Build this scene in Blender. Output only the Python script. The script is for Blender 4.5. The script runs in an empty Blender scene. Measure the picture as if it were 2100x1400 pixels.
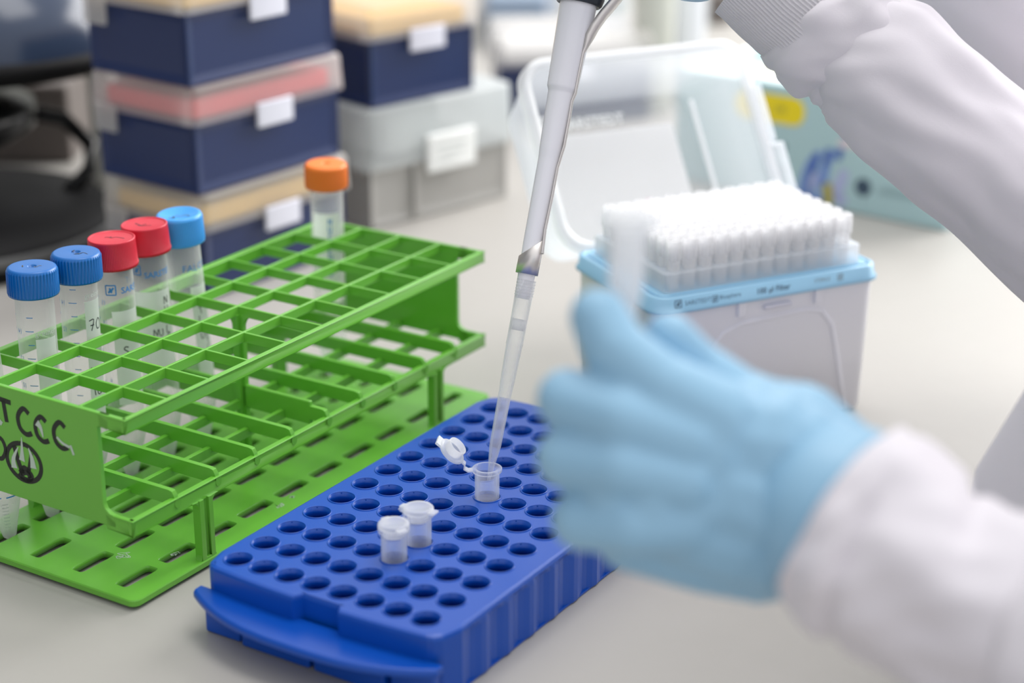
import bpy, bmesh, math, random
from math import sin, cos, pi, radians, sqrt, atan2
from mathutils import Vector, Matrix, noise
random.seed(7)
sc = bpy.context.scene
col = sc.collection

# ---------------------------------------------------------------- camera
CAM_H, PITCH, F = 0.38, radians(20.54), 3904.4      # metres, radians, focal length in pixels of a 2100 px frame
cam = bpy.data.cameras.new('camera')
cam.sensor_width = 36.0
cam.lens = F * 36.0 / 2100.0
cam.clip_start = 0.02
cam.dof.use_dof = True
cam.dof.focus_distance = 0.825
cam.dof.aperture_fstop = (cam.lens / 1000.0) / 0.0145
camo = bpy.data.objects.new('camera', cam)
camo.location = (0, 0, CAM_H)
camo.rotation_euler = (pi/2 - PITCH, 0, 0)
col.objects.link(camo)
sc.camera = camo
FW = Vector((0, cos(PITCH), -sin(PITCH)))
UP = Vector((0, sin(PITCH), cos(PITCH)))
RT = Vector((1, 0, 0))
def at(px, py, d):
    """point of the room seen at pixel (px, py), d metres along the view axis"""
    return Vector((0, 0, CAM_H)) + (FW + RT*((px-1050)/F) - UP*((py-700)/F)) * d
def ground(px, py, z=0.0):
    r = FW + RT*((px-1050)/F) - UP*((py-700)/F)
    return Vector((0, 0, CAM_H)) + r * ((z-CAM_H)/r.z)

# ---------------------------------------------------------------- light
sc.view_settings.view_transform = 'Standard'
sc.view_settings.look = 'None'
sc.view_settings.gamma = 1.0
sc.view_settings.use_curve_mapping = False
sc.view_settings.exposure = 0.0
sc.cycles.use_denoising = True
sc.cycles.transparent_max_bounces = 48
sc.cycles.max_bounces = 10
sc.cycles.sample_clamp_indirect = 6.0
world = bpy.data.worlds.new('room_light')
sc.world = world
world.use_nodes = True
wn, wl = world.node_tree.nodes, world.node_tree.links
wn.clear()
tc = wn.new('ShaderNodeTexCoord'); dt = wn.new('ShaderNodeVectorMath'); dt.operation = 'DOT_PRODUCT'
dt.inputs[1].default_value = Vector((0.55, 0.55, 0.62)).normalized()
mr = wn.new('ShaderNodeMapRange'); mr.inputs['From Min'].default_value = -0.6; mr.inputs['From Max'].default_value = 1.0
ramp = wn.new('ShaderNodeValToRGB')
ramp.color_ramp.elements[0].color = (0.74, 0.74, 0.77, 1)
ramp.color_ramp.elements[1].color = (1.25, 1.25, 1.27, 1)
bg = wn.new('ShaderNodeBackground'); bg.inputs['Strength'].default_value = 0.93
wo = wn.new('ShaderNodeOutputWorld')
wl.new(tc.outputs['Generated'], dt.inputs[0]); wl.new(dt.outputs['Value'], mr.inputs['Value'])
wl.new(mr.outputs['Result'], ramp.inputs['Fac']); wl.new(ramp.outputs['Color'], bg.inputs['Color'])
wl.new(bg.outputs['Background'], wo.inputs['Surface'])
def area(name, loc, target, sx, sy, power, colour):
    l = bpy.data.lights.new(name, 'AREA'); l.shape = 'RECTANGLE'; l.size = sx; l.size_y = sy
    l.energy = power; l.color = colour
    o = bpy.data.objects.new(name, l); o.location = loc
    o.rotation_euler = (Vector(target) - Vector(loc)).to_track_quat('-Z', 'Y').to_euler()
    col.objects.link(o)
area('window_daylight', (1.5, 2.3, 1.35), (0.05, 0.95, 0.0), 1.7, 1.2, 68, (1.0, 0.985, 0.97))
area('ceiling_panel', (0.25, 1.1, 2.0), (0.1, 0.9, 0.0), 1.4, 0.7, 16, (1.0, 0.98, 0.95))

# ---------------------------------------------------------------- materials
def lin(c):
    return tuple(((v/255.0)/12.92 if v/255.0 <= 0.04045 else ((v/255.0+0.055)/1.055)**2.4) for v in c)
MATS = {}
def mat(name, rgb, rough=0.5, metal=0.0, spec=0.5, sss=0.0, bump=None, vary=0.0, sheen=0.0, thin=0.0):
    m = bpy.data.materials.new(name); m.use_nodes = True
    nt = m.node_tree; b = nt.nodes['Principled BSDF']
    c = lin(rgb)
    b.inputs['Base Color'].default_value = (*c, 1); b.inputs['Roughness'].default_value = rough
    b.inputs['Metallic'].default_value = metal; b.inputs['Specular IOR Level'].default_value = spec
    if sss:
        b.inputs['Subsurface Weight'].default_value = sss
        b.inputs['Subsurface Scale'].default_value = 0.004
        b.inputs['Subsurface Radius'].default_value = (1, 1, 1)
    if sheen: b.inputs['Sheen Weight'].default_value = sheen
    t = nt.nodes.new('ShaderNodeTexCoord')
    if vary:
        n = nt.nodes.new('ShaderNodeTexNoise'); n.inputs['Scale'].default_value = 60; n.inputs['Detail'].default_value = 5
        r = nt.nodes.new('ShaderNodeMapRange'); r.inputs['To Min'].default_value = 1-vary; r.inputs['To Max'].default_value = 1+vary
        x = nt.nodes.new('ShaderNodeVectorMath'); x.operation = 'SCALE'; x.inputs[0].default_value = c
        nt.links.new(t.outputs['Object'], n.inputs['Vector']); nt.links.new(n.outputs['Fac'], r.inputs['Value'])
        nt.links.new(r.outputs['Result'], x.inputs['Scale']); nt.links.new(x.outputs['Vector'], b.inputs['Base Color'])
    if bump:
        n = nt.nodes.new('ShaderNodeTexNoise'); n.inputs['Scale'].default_value = bump[0]; n.inputs['Detail'].default_value = 4
        p = nt.nodes.new('ShaderNodeBump'); p.inputs['Strength'].default_value = bump[1]; p.inputs['Distance'].default_value = bump[2]
        nt.links.new(t.outputs['Object'], n.inputs['Vector']); nt.links.new(n.outputs['Fac'], p.inputs['Height'])
        nt.links.new(p.outputs['Normal'], b.inputs['Normal'])
    if thin:        # light from behind shows through thin cloth, paper or moulded plastic
        tl = nt.nodes.new('ShaderNodeBsdfTranslucent'); tl.inputs['Color'].default_value = (*c, 1)
        mx = nt.nodes.new('ShaderNodeMixShader'); mx.inputs['Fac'].default_value = thin
        nt.links.new(b.outputs['BSDF'], mx.inputs[1]); nt.links.new(tl.outputs['BSDF'], mx.inputs[2])
        nt.links.new(mx.outputs['Shader'], nt.nodes['Material Output'].inputs['Surface'])
    MATS[name] = m
    return m
def clear(name, rgb, lo=0.10, hi=0.75, rough=0.12, blend=0.35, spec=0.5):
    """thin clear or frosted moulded plastic: see-through face on, denser at grazing angles"""
    m = bpy.data.materials.new(name); m.use_nodes = True
    nt = m.node_tree; b = nt.nodes['Principled BSDF']; out = nt.nodes['Material Output']
    b.inputs['Base Color'].default_value = (*lin(rgb), 1); b.inputs['Roughness'].default_value = rough
    b.inputs['Specular IOR Level'].default_value = spec
    tr = nt.nodes.new('ShaderNodeBsdfTransparent')
    lw = nt.nodes.new('ShaderNodeLayerWeight'); lw.inputs['Blend'].default_value = blend
    r = nt.nodes.new('ShaderNodeMapRange'); r.inputs['To Min'].default_value = lo; r.inputs['To Max'].default_value = hi
    mx = nt.nodes.new('ShaderNodeMixShader')
    tl = nt.nodes.new('ShaderNodeBsdfTranslucent'); tl.inputs['Color'].default_value = (*lin(rgb), 1)
    body = nt.nodes.new('ShaderNodeMixShader'); body.inputs['Fac'].default_value = 0.5
    nt.links.new(tl.outputs['BSDF'], body.inputs[1]); nt.links.new(b.outputs['BSDF'], body.inputs[2])
    nt.links.new(lw.outputs['Facing'], r.inputs['Value']); nt.links.new(r.outputs['Result'], mx.inputs['Fac'])
    nt.links.new(tr.outputs['BSDF'], mx.inputs[1]); nt.links.new(body.outputs['Shader'], mx.inputs[2])
    nt.links.new(mx.outputs['Shader'], out.inputs['Surface'])
    MATS[name] = m
    return m
mat('bench', (173, 170, 165), 0.42, spec=0.35, vary=0.02)
mat('floor', (120, 120, 122), 0.6)
mat('green', (106, 180, 60), 0.27, spec=0.5, vary=0.02)
mat('scuff', (188, 205, 190), 0.8)
mat('black_ink', (28, 36, 26), 0.6)
mat('rack_blue', (0, 76, 178), 0.30, spec=0.5)
mat('cap_blue', (0, 100, 176), 0.34)
mat('cap_sky', (62, 158, 232), 0.36)
mat('cap_red', (204, 30, 54), 0.38)
mat('cap_orange', (244, 126, 40), 0.4)
mat('print_blue', (52, 128, 200), 0.5)
mat('print_grey', (150, 160, 165), 0.5)
mat('print_dark', (96, 122, 146), 0.5)
mat('pen', (38, 42, 48), 0.5)
clear('tube_plastic', (246, 246, 246), 0.17, 0.8, 0.10, 0.25)
clear('cone_plastic', (238, 240, 240), 0.26, 0.80, 0.2, 0.35)
clear('writing_patch', (234, 240, 235), 0.92, 0.95, 0.6)
clear('tip_plastic', (250, 251, 251), 0.08, 0.85, 0.08, 0.3)
clear('tip_white', (254, 254, 255), 0.45, 0.98, 0.12, 0.4)
clear('micro_plastic', (248, 250, 254), 0.07, 0.9, 0.1, 0.28)
clear('micro_lid', (253, 254, 255), 0.42, 0.95, 0.12, 0.4)
clear('micro_frosted', (250, 251, 253), 0.42, 0.95, 0.2, 0.35)
clear('liquid', (214, 216, 236), 0.30, 0.40, 0.1)
clear('lid_plastic', (246, 250, 255), 0.28, 0.9, 0.15, 0.5)
clear('lid_edge', (253, 254, 255), 0.7, 0.97, 0.15, 0.5)
clear('frost', (232, 230, 228), 0.45, 0.75, 0.2, 0.4)
clear('frost_grey', (228, 233, 234), 0.7, 0.9, 0.3, 0.4)
clear('paper_sheet', (252, 252, 252), 0.97, 0.99, 0.6)
mat('filter', (252, 252, 252), 0.8, thin=0.5)
mat('pipette_grey', (248, 248, 254), 0.2, spec=0.5)
mat('pipette_dark', (44, 50, 60), 0.35)
mat('pipette_blue', (30, 70, 190), 0.3)
mat('steel', (238, 234, 230), 0.42, metal=1.0)
mat('box_white', (240, 240, 248), 0.28)
mat('rim_blue', (158, 208, 238), 0.3)
mat('paper', (250, 250, 250), 0.7)
mat('pink_print', (246, 232, 236), 0.7)
mat('navy', (26, 44, 90), 0.34, spec=0.5)
mat('tray_yellow', (252, 206, 116), 0.5)
mat('tray_red', (250, 92, 100), 0.5)
mat('bin_grey', (172, 170, 166), 0.5)
mat('label_white', (240, 242, 240), 0.6)
mat('label_text', (200, 205, 203), 0.6)
mat('tab_white', (222, 222, 234), 0.4)
mat('carton', (178, 210, 214), 0.5)
mat('carton_top', (222, 240, 242), 0.5)
mat('carton_yellow', (244, 222, 24), 0.5)
mat('carton_olive', (178, 170, 60), 0.5)
mat('carton_blue', (118, 150, 214), 0.5)
mat('carton_deep', (60, 96, 178), 0.5)
mat('carton_pale', (180, 190, 226), 0.5)
mat('carton_dark', (62, 84, 104), 0.5)
mat('carton_grey', (140, 168, 174), 0.5)
mat('carton_skin', (226, 216, 220), 0.5)
mat('carton_teal', (110, 196, 196), 0.5)
mat('glove', (150, 194, 222), 0.42, spec=0.45, bump=(90, 0.25, 0.001))
mat('coat', (232, 228, 234), 0.85, spec=0.2, bump=(2400, 0.25, 0.0003), sheen=0.2)
mat('knit', (226, 224, 228), 0.9, spec=0.15, bump=(3000, 0.4, 0.0003), sheen=0.2)
mat('knit_shade', (176, 173, 178), 0.9, spec=0.1)
mat('skin', (206, 160, 138), 0.5, sss=0.2)
mat('black_plastic', (14, 15, 17), 0.3)
mat('black_matt', (14, 14, 16), 0.6, spec=0.2)
mat('hood', (48, 60, 82), 0.18, spec=0.5)
mat('ring_grey', (92, 92, 92), 0.4)
mat('white_gloss', (240, 243, 248), 0.25)
mat('off_white', (214, 216, 206), 0.5)
mat('smoke_blue', (150, 168, 190), 0.4)
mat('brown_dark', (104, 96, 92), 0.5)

# ---------------------------------------------------------------- mesh helpers (local units: millimetres)
K = 0.001
class MB:
    def __init__(s): s.v = []; s.f = []; s.sm = []
    def add(s, vs, fs, smooth=False):
        n = len(s.v); s.v += [tuple(v) for v in vs]
        s.f += [tuple(i+n for i in f) for f in fs]; s.sm += [smooth]*len(fs)
        return s
    def box(s, x0, x1, y0, y1, z0, z1):
        return s.add([(x0,y0,z0),(x1,y0,z0),(x1,y1,z0),(x0,y1,z0),(x0,y0,z1),(x1,y0,z1),(x1,y1,z1),(x0,y1,z1)],
              [(3,2,1,0),(4,5,6,7),(0,1,5,4),(1,2,6,5),(2,3,7,6),(3,0,4,7)])
    def lathe(s, prof, cx=0, cy=0, n=48, smooth=True, wave=None, cap0=False, cap1=False):
        vs = []
        for (r, z) in prof:
            for k in range(n):
                a = 2*pi*k/n; rr = r*(1+(wave(a, z) if wave else 0))
                vs.append((cx+rr*cos(a), cy+rr*sin(a), z))
        fs = []
        for i in range(len(prof)-1):
            for k in range(n):
                a, b = i*n+k, i*n+(k+1) % n
                fs.append((a, b, b+n, a+n))
        s.add(vs, fs, smooth)
        if cap0: s.add([vs[k] for k in range(n)], [tuple(range(n))[::-1]])
        if cap1: s.add(vs[-n:], [tuple(range(n))])
        return s
    def prism(s, pts, z0, z1):
        n = len(pts)
        vs = [(x, y, z0) for x, y in pts] + [(x, y, z1) for x, y in pts]
        fs = [tuple(range(n))[::-1], tuple(range(n, 2*n))] + [(i, (i+1) % n, (i+1) % n+n, i+n) for i in range(n)]
        return s.add(vs, fs)
    def xform(s, m):
        s.v = [tuple(m @ Vector(v)) for v in s.v]; return s
    def swap(s, fn):
        s.v = [tuple(fn(v)) for v in s.v]; return s
    def sweep(s, path, prof_fn, closed_prof=True, caps=True, up=Vector((0,0,1)), smooth=True):
        """path: Vectors; prof_fn(i, t) -> list of (u, w) offsets in the local frame"""
        P = [Vector(p) for p in path]; n = len(P); rows = []
        for i in range(n):
            d = (P[min(i+1, n-1)] - P[max(i-1, 0)]).normalized()
            a = up.cross(d)
            if a.length < 1e-4: a = Vector((1, 0, 0)).cross(d)
            a.normalize(); b = d.cross(a).normalized()
            rows.append([P[i] + a*u + b*w for (u, w) in prof_fn(i, i/(n-1))])
        m = len(rows[0]); vs = [v for r in rows for v in r]; fs = []
        for i in range(n-1):
            for k in range(m if closed_prof else m-1):
                a, b = i*m+k, i*m+(k+1) % m
                fs.append((a, b, b+m, a+m))
        s.add(vs, fs, smooth)
        if caps and closed_prof:
            s.add(rows[0], [tuple(range(m))[::-1]]); s.add(rows[-1], [tuple(range(m))])
        return s
    def tube(s, path, r, n=12, caps=True):
        rf = r if callable(r) else (lambda t: r)
        return s.sweep(path, lambda i, t: [(rf(t)*cos(2*pi*k/n), rf(t)*sin(2*pi*k/n)) for k in range(n)], caps=caps)
    def build(s, name, m, parent=None, scale=K, bevel=0.0, seg=2, solid=0.0, loc=None):
        me = bpy.data.meshes.new(name)
        me.from_pydata([(x*scale, y*scale, z*scale) for x, y, z in s.v], [], s.f)
        me.update()
        for p, q in zip(me.polygons, s.sm): p.use_smooth = q or bevel > 0
        me.materials.append(MATS[m])
        o = bpy.data.objects.new(name, me); col.objects.link(o)
        bm = bmesh.new(); bm.from_mesh(me)
        bmesh.ops.remove_doubles(bm, verts=bm.verts, dist=1e-6)
        bmesh.ops.recalc_face_normals(bm, faces=bm.faces)
        bm.to_mesh(me); bm.free()
        if parent: o.parent = parent
        if loc: o.location = loc
        if solid:
            md = o.modifiers.new('wall', 'SOLIDIFY'); md.thickness = solid*scale; md.offset = -1
        if bevel:
            md = o.modifiers.new('bevel', 'BEVEL'); md.width = bevel*scale; md.segments = seg
            md.limit_method = 'ANGLE'; md.angle_limit = radians(40)
            md.harden_normals = True
        return o
def empty(name, label, cat, loc=(0,0,0), rz=0.0, group=None):
    o = bpy.data.objects.new(name, None); o.empty_display_size = 0.02
    o.location = loc; o.rotation_euler = (0, 0, rz); col.objects.link(o)
    return tag(o, label, cat, group)
def tag(o, label=None, cat=None, group=None, kind=None):
    if label: o['label'] = label
    if cat: o['category'] = cat
    if group: o['group'] = group
    if kind: o['kind'] = kind
    return o
def copy_tree(o, parent=None):
    c = o.copy(); col.objects.link(c)
    if parent: c.parent = parent
    for ch in list(o.children): copy_tree(ch, c)
    return c
def rrect(x0, x1, y0, y1, r, n=6):
    pts = []
    for cx, cy, a0 in ((x1-r, y1-r, 0), (x0+r, y1-r, 90), (x0+r, y0+r, 180), (x1-r, y0+r, 270)):
        for k in range(n+1):
            a = radians(a0 + 90*k/n); pts.append((cx+r*cos(a), cy+r*sin(a)))
    return pts
def plate_with_holes(mb, xs, ys, hole, z0, z1, n=32):
    """xs, ys: cell borders; hole(theta) -> radius as star-shaped outline round the cell centre"""
    for i in range(len(xs)-1):
        for j in range(len(ys)-1):
            x0, x1, y0, y1 = xs[i], xs[i+1], ys[j], ys[j+1]
            cx, cy = (x0+x1)/2, (y0+y1)/2
            hx, hy = (x1-x0)/2, (y1-y0)/2
            angs = sorted(set([round(2*pi*k/n, 6) for k in range(n)] + [round(a % (2*pi), 6) for a in
                   (atan2(hy, hx), atan2(hy, -hx), atan2(-hy, -hx), atan2(-hy, hx))]))
            m = len(angs); inn = []; out = []
            for a in angs:
                c, s_ = cos(a), sin(a)
                t = min(hx/abs(c) if abs(c) > 1e-9 else 1e9, hy/abs(s_) if abs(s_) > 1e-9 else 1e9)
                out.append((cx+t*c, cy+t*s_)); r = hole(a); inn.append((cx+r*c, cy+r*s_))
            vt = [(x, y, z1) for x, y in out] + [(x, y, z1) for x, y in inn]
            mb.add(vt, [(k, (k+1) % m, (k+1) % m+m, k+m) for k in range(m)])
            mb.add([(x, y, z1) for x, y in inn] + [(x, y, z0) for x, y in inn],
                   [(k, (k+1) % m, (k+1) % m+m, k+m) for k in range(m)], True)
            vb = [(x, y, z0) for x, y in out] + [(x, y, z0) for x, y in inn]
            mb.add(vb, [(k+m, (k+1) % m+m, (k+1) % m, k) for k in range(m)])

# text and pen strokes as thin meshes: flat (u, v) outlines mapped on to a surface
def text_mb(s, size, mapper, align='LEFT', bold=0.0, shear=0.0, fine=0.0):
    cu = bpy.data.curves.new('text', 'FONT'); cu.body = s; cu.size = size; cu.align_x = align
    cu.offset = bold; cu.shear = shear; cu.resolution_u = 2
    o = bpy.data.objects.new('text', cu); col.objects.link(o)
    bpy.context.view_layer.update()
    me = bpy.data.meshes.new_from_object(o.evaluated_get(bpy.context.evaluated_depsgraph_get()))
    bm = bmesh.new(); bm.from_mesh(me)
    if fine: 
        bmesh.ops.triangulate(bm, faces=bm.faces)
        long = [e for e in bm.edges if e.calc_length() > fine]
        bmesh.ops.subdivide_edges(bm, edges=long, cuts=2)
        bmesh.ops.triangulate(bm, faces=bm.faces)
    mb = MB(); bm.verts.ensure_lookup_table()
    for k, v in enumerate(bm.verts): v.index = k
    mb.add([mapper(v.co.x, v.co.y) for v in bm.verts], [tuple(v.index for v in f.verts) for f in bm.faces])
    bm.free(); bpy.data.meshes.remove(me); bpy.data.objects.remove(o); bpy.data.curves.remove(cu)
    return mb
def stroke(mb, pts, w, mapper, sub=4):
    P = [Vector((a, b, 0)) for a, b in pts]; Q = []
    for i in range(len(P)-1):
        p0 = P[max(i-1, 0)]; p1 = P[i]; p2 = P[i+1]; p3 = P[min(i+2, len(P)-1)]
        for k in range(sub):
            t = k/sub
            Q.append(0.5*((2*p1) + (p2-p0)*t + (2*p0-5*p1+4*p2-p3)*t*t + (3*p1-p0-3*p2+p3)*t*t*t))
    Q.append(P[-1]); n = len(Q); vs = []
    for i in range(n):
        d = (Q[min(i+1, n-1)] - Q[max(i-1, 0)]); d = d.normalized() if d.length > 1e-9 else Vector((1, 0, 0))
        nn = Vector((-d.y, d.x, 0))
        ww = w(i/(n-1)) if callable(w) else w
        vs.append(mapper(*(Q[i]+nn*ww/2).to_2d())); vs.append(mapper(*(Q[i]-nn*ww/2).to_2d()))
    return mb.add(vs, [(2*i, 2*i+1, 2*i+3, 2*i+2) for i in range(n-1)])
G = {  # pen letters on a unit box
 'N': [[(0,0),(0.08,1)],[(0.08,1),(0.5,0.05)],[(0.5,0.05),(0.62,1)]],
 'u': [[(0,.6),(.02,.15),(.25,0),(.45,.2),(.5,.6)],[(.5,.6),(.55,0)]],
 'c': [[(.45,.5),(.2,.6),(0,.3),(.15,0),(.48,.08)]],
 'l': [[(.1,1.05),(.05,.1),(.2,0)]], 'e': [[(0,.3),(.4,.35),(.3,.6),(.05,.4),(.1,.05),(.45,.05)]],
 'i': [[(.1,.6),(.1,0)]], 'a': [[(.45,.5),(.1,.5),(.05,.1),(.4,.15)],[(.45,.55),(.5,0)]],
 '7': [[(0,.95),(.5,1),(.2,0)],[(.1,.5),(.5,.5)]], '0': [[(.3,1),(0,.6),(.1,.05),(.5,.1),(.55,.7),(.3,1)]],
 'T': [[(0,1),(.8,.95)],[(.35,.97),(.45,0)]],
 'C': [[(.62,.85),(.35,1),(.05,.65),(.1,.2),(.4,0),(.7,.1)]], 'S': [[(.5,.9),(.2,1),(.05,.75),(.45,.4),(.3,.05),(0,.1)]],
 'U': [[(0,1),(.05,.15),(.3,0),(.5,.2),(.5,1)]], 'L': [[(.05,1),(0,.05),(.5,0)]], 'E': [[(.5,1),(.05,1),(0,0),(.5,.02)],[(0,.5),(.4,.52)]],
 'D': [[(0,1),(.4,.9),(.55,.45),(.3,.02),(0,0)]], 'H': [[(0,1),(0,0)],[(0,.5),(.5,.52)],[(.5,1),(.52,0)]],
 'O': [[(.3,1),(0,.55),(.15,0),(.5,.2),(.5,.8),(.3,1)]], 't': [[(.15,.9),(.15,.1),(.35,0)],[(0,.6),(.4,.62)]],
 '+': [[(0,.3),(.5,.3)],[(.25,.55),(.25,.05)]], ' ': [] }
def pen(mb, s, u, v, h, w, mapper, adv=0.78, vertical=False):
    for ch in s:
        for st in G.get(ch, []):
            stroke(mb, [(u+a*h, v+b*h) for a, b in st], w, mapper, 3)
        if vertical: v -= h*1.25
        else: u += h*adv
    return mb

# ================================================================ the setting
fl = MB().box(-3000, 3000, -1500, 4500, -930, -900).build('floor', 'floor')
tag(fl, kind='structure')
wb = MB()
wb.box(-2300, 3000, 2600, 2700, -900, 250); wb.box(-2300, 3000, 2600, 2700, 2300, 2500); wb.box(-2300, -900, 2600, 2700, 250, 2300); wb.box(2800, 3000, 2600, 2700, 250, 2300)
tag(wb.build('wall_back', 'off_white'), kind='structure')
mat('wall_grey', (120, 122, 126), 0.8)
tag(MB().box(-2300, -2200, -1500, 2700, -900, 2500).build('wall_left', 'wall_grey'), kind='structure')
bench = MB().box(-1400, 330, -250, 2250, -32, 0).build('lab_bench', 'bench', bevel=3)
tag(bench, 'pale grey laboratory bench top that everything stands on', 'bench')
under = MB().box(-1380, 290, -200, 2200, -898, -33).build('bench_cabinet', 'off_white', bench)

# ================================================================ green rack
GA = 1.00456 - pi/2
rack = empty('tube_rack', 'bright green plastic wire-style tube rack with four rows of square cells', 'test tube rack', (-0.10075, 0.97465, 0), GA)
PX, PY, GZ, GM = 25.18, 25.96, 84.1, 39.4
W, L = 100.7, 259.6
def stadium(a, hx=3.5, hy=10.2, r=3.0):
    c, s = abs(cos(a)), abs(sin(a))
    # slot long in y, rounded corners (superellipse)
    p = 7.0
    return (( (c/hx)**p + (s/hy)**p ) ** (-1/p))
b = MB()
xs = [i*PX for i in range(5)]; ys = [-(10-i)*PY for i in range(11)]
plate_with_holes(b, xs, ys, stadium, 1.5, 4.6, n=96)
b.build('base_plate', 'green', rack)
m = MB()
a = rrect(-2.8, 103.5, -L-5, 5, 4); c_ = rrect(-2.4, 103.1, -L-4.6, 4.6, 3.6); i_ = [(min(max(x, 0), W), min(max(y, -L), 0)) for x, y in c_]; nn = len(a)
for (p0, z0), (p1, z1) in (((i_, 1.5), (c_, 1.5)), ((c_, 1.5), (a, 1.9)), ((a, 1.9), (a, 4.1)), ((a, 4.1), (c_, 4.6)), ((c_, 4.6), (i_, 4.6))):
    m.add([(x, y, z0) for x, y in p0] + [(x, y, z1) for x, y in p1], [(k, (k+1) % nn, (k+1) % nn+nn, k+nn) for k in range(nn)])
m.build('base_rim', 'green', rack)
for x in (6, W-12):
    for y in (-L+2, -8): MB().box(x, x+6, y, y+6, 0.05, 1.6).build('foot', 'green', rack)
# top grid
t = MB()
for x in (0, W): t.box(x-1.3, x+1.3, -L-1.2, 1.2, GZ-6.2, GZ)
for y in (0, -L):
    t.box(-1.3, 12, y-1.2, y+1.2, GZ-6.2, GZ); t.box(87, W+1.3, y-1.2, y+1.2, GZ-6.2, GZ)
t.build('top_rail', 'green', rack, bevel=0.6)
t = MB()
for i in (1, 2, 3):
    t.add([(i*PX-1.15, -L, GZ-4.6), (i*PX+1.15, -L, GZ-4.6), (i*PX+0.7, -L, GZ), (i*PX-0.7, -L, GZ),
           (i*PX-1.15, 0, GZ-4.6), (i*PX+1.15, 0, GZ-4.6), (i*PX+0.7, 0, GZ), (i*PX-0.7, 0, GZ)],
          [(0,1,2,3),(7,6,5,4),(0,4,5,1),(1,5,6,2),(2,6,7,3),(3,7,4,0)])
for j in range(1, 10):
    y = -j*PY
    t.add([(0, y-1.15, GZ-4.9), (0, y+1.15, GZ-4.9), (0, y+0.7, GZ-.25), (0, y-0.7, GZ-.25),
           (W, y-1.15, GZ-4.9), (W, y+1.15, GZ-4.9), (W, y+0.7, GZ-.25), (W, y-0.7, GZ-.25)],
          [(0,3,2,1),(4,5,6,7),(0,1,5,4),(1,2,6,5),(2,3,7,6),(3,0,4,7)])
t.build('top_grid', 'green', rack, bevel=0.35)
# middle grid
t = MB()
for x in (0, W): t.box(x-1.5, x+1.5, -L-1.2, 1.2, GM-7, GM)
for y in (0, -L):
    t.box(-1.5, 12, y-1.2, y+1.2, GM-7, GM); t.box(87, W+1.5, y-1.2, y+1.2, GM-7, GM)
t.build('middle_rail', 'green', rack, bevel=0.6)
t = MB()
for i in (1, 2, 3): t.box(i*PX-1.2, i*PX+1.2, -L, 0, GM-6.0, GM-1.6)
for j in range(1, 10):
    y = -j*PY; h = 3.2
    pts = [(-0.5, GM-3.5), (W+0.4, GM-3.5), (W+0.7, GM+0.6), (W-0.6, GM+h-.4), (W-2.5, GM+h), (2.5, GM+h), (0.6, GM+h-.4), (-0.7, GM+0.6)]
    q = MB().prism(pts, -1.2, 1.2); q.v = [(x, y-z, w) for x, w, z in q.v]; t.add(q.v, q.f)
    c = MB().lathe([(1.9, -0.12), (1.9, 0.12)], n=20, cap0=True, cap1=True)
    c.v = [(W+1.5+z, y+yy, GM-2.2+x*1.3) for x, yy, z in c.v]; t.add(c.v, c.f)
t.build('middle_grid', 'green', rack, bevel=0.45)
t = MB(); t.box(3, W-9, -5*PY-1.3, -5*PY+1.3, GM-6, GM+5.6); t.build('centre_web', 'green', rack, bevel=0.8)
# end panels
def end_panel(y):
    pts = [(10, GM-5.5), (93, GM-5.5), (93, GM-.2), (89.5, GM+.3), (87.2, GM+1.8), (86.4, GM+4), (86.4, GZ-6.2), (93, GZ-6.1), (93, GZ), (8, GZ), (8, GZ-6.1), (13, GZ-6.2), (13, GM+4), (10, GM)]
    q = MB().prism(pts, -1.2, 1.2); q.v = [(x, y-z, w) for x, w, z in q.v]
    o = q.build('end_panel', 'green', rack, bevel=0.5)
    return o
end_panel(0); pl = end_panel(-L)
# legs
def leg(x, y, sgn):
    t = MB(); y0, y1 = y-4.2, y+4.2
    t.box(x-2.0, x+0.9*1, y0, y1, 2.8, GM-6.5) if sgn > 0 else t.box(x-0.9, x+2.0, y0, y1, 2.8, GM-6.5)
    xo = x+2.2 if sgn > 0 else x-2.2
    a, b_ = (x+0.6, xo) if sgn > 0 else (xo, x-0.6)
    t.box(a, b_, y0, y0+2.6, 2.8, GM-6.5); t.box(a, b_, y1-2.6, y1, 2.8, GM-6.5)
    t.box(a, b_, y0+2.6, y1-2.6, 2.8, 5.5)
    for s_ in (-1, 1):     # flares at foot and head
        ye = y0 if s_ < 0 else y1
        for (zz, dz) in ((3.2, 1), (GM-6.6, -1)):
            arc = [(ye, zz)] + [(ye + s_*4*(1-sin(radians(a_))), zz + dz*4*(1-cos(radians(a_)))) for a_ in (0, 22, 45, 68, 90)]
            q = MB().prism(arc, x-1.5, x+1.8); q.v = [(z, yy, w) for yy, w, z in q.v]; t.add(q.v, q.f)
    t.build('leg', 'green', rack, bevel=0.4)
for yy in (-42, -217): leg(W, yy, 1); leg(0, yy, -1)
t = MB(); cx, cy = 2*PX, -5*PY
t.box(cx-1.5, cx+1.5, cy-3.2, cy+3.2, 3, GZ-4); t.box(cx-3.2, cx+3.2, cy-1.3, cy+1.3, 3, GZ-4)
for s_ in (-1, 1):
    arc = [(0, 0)] + [(-5*(1-sin(radians(a_))), -7*(1-cos(radians(a_)))) for a_ in (0, 22, 45, 68, 90)]
    q = MB().prism(arc, -1.3, 1.3); q.v = [(cx - s_*(3.0-yy), cy+z, GZ-4.6+w) for yy, w, z in q.v]; t.add(q.v, q.f)
t.build('centre_post', 'green', rack, bevel=0.5)
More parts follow.
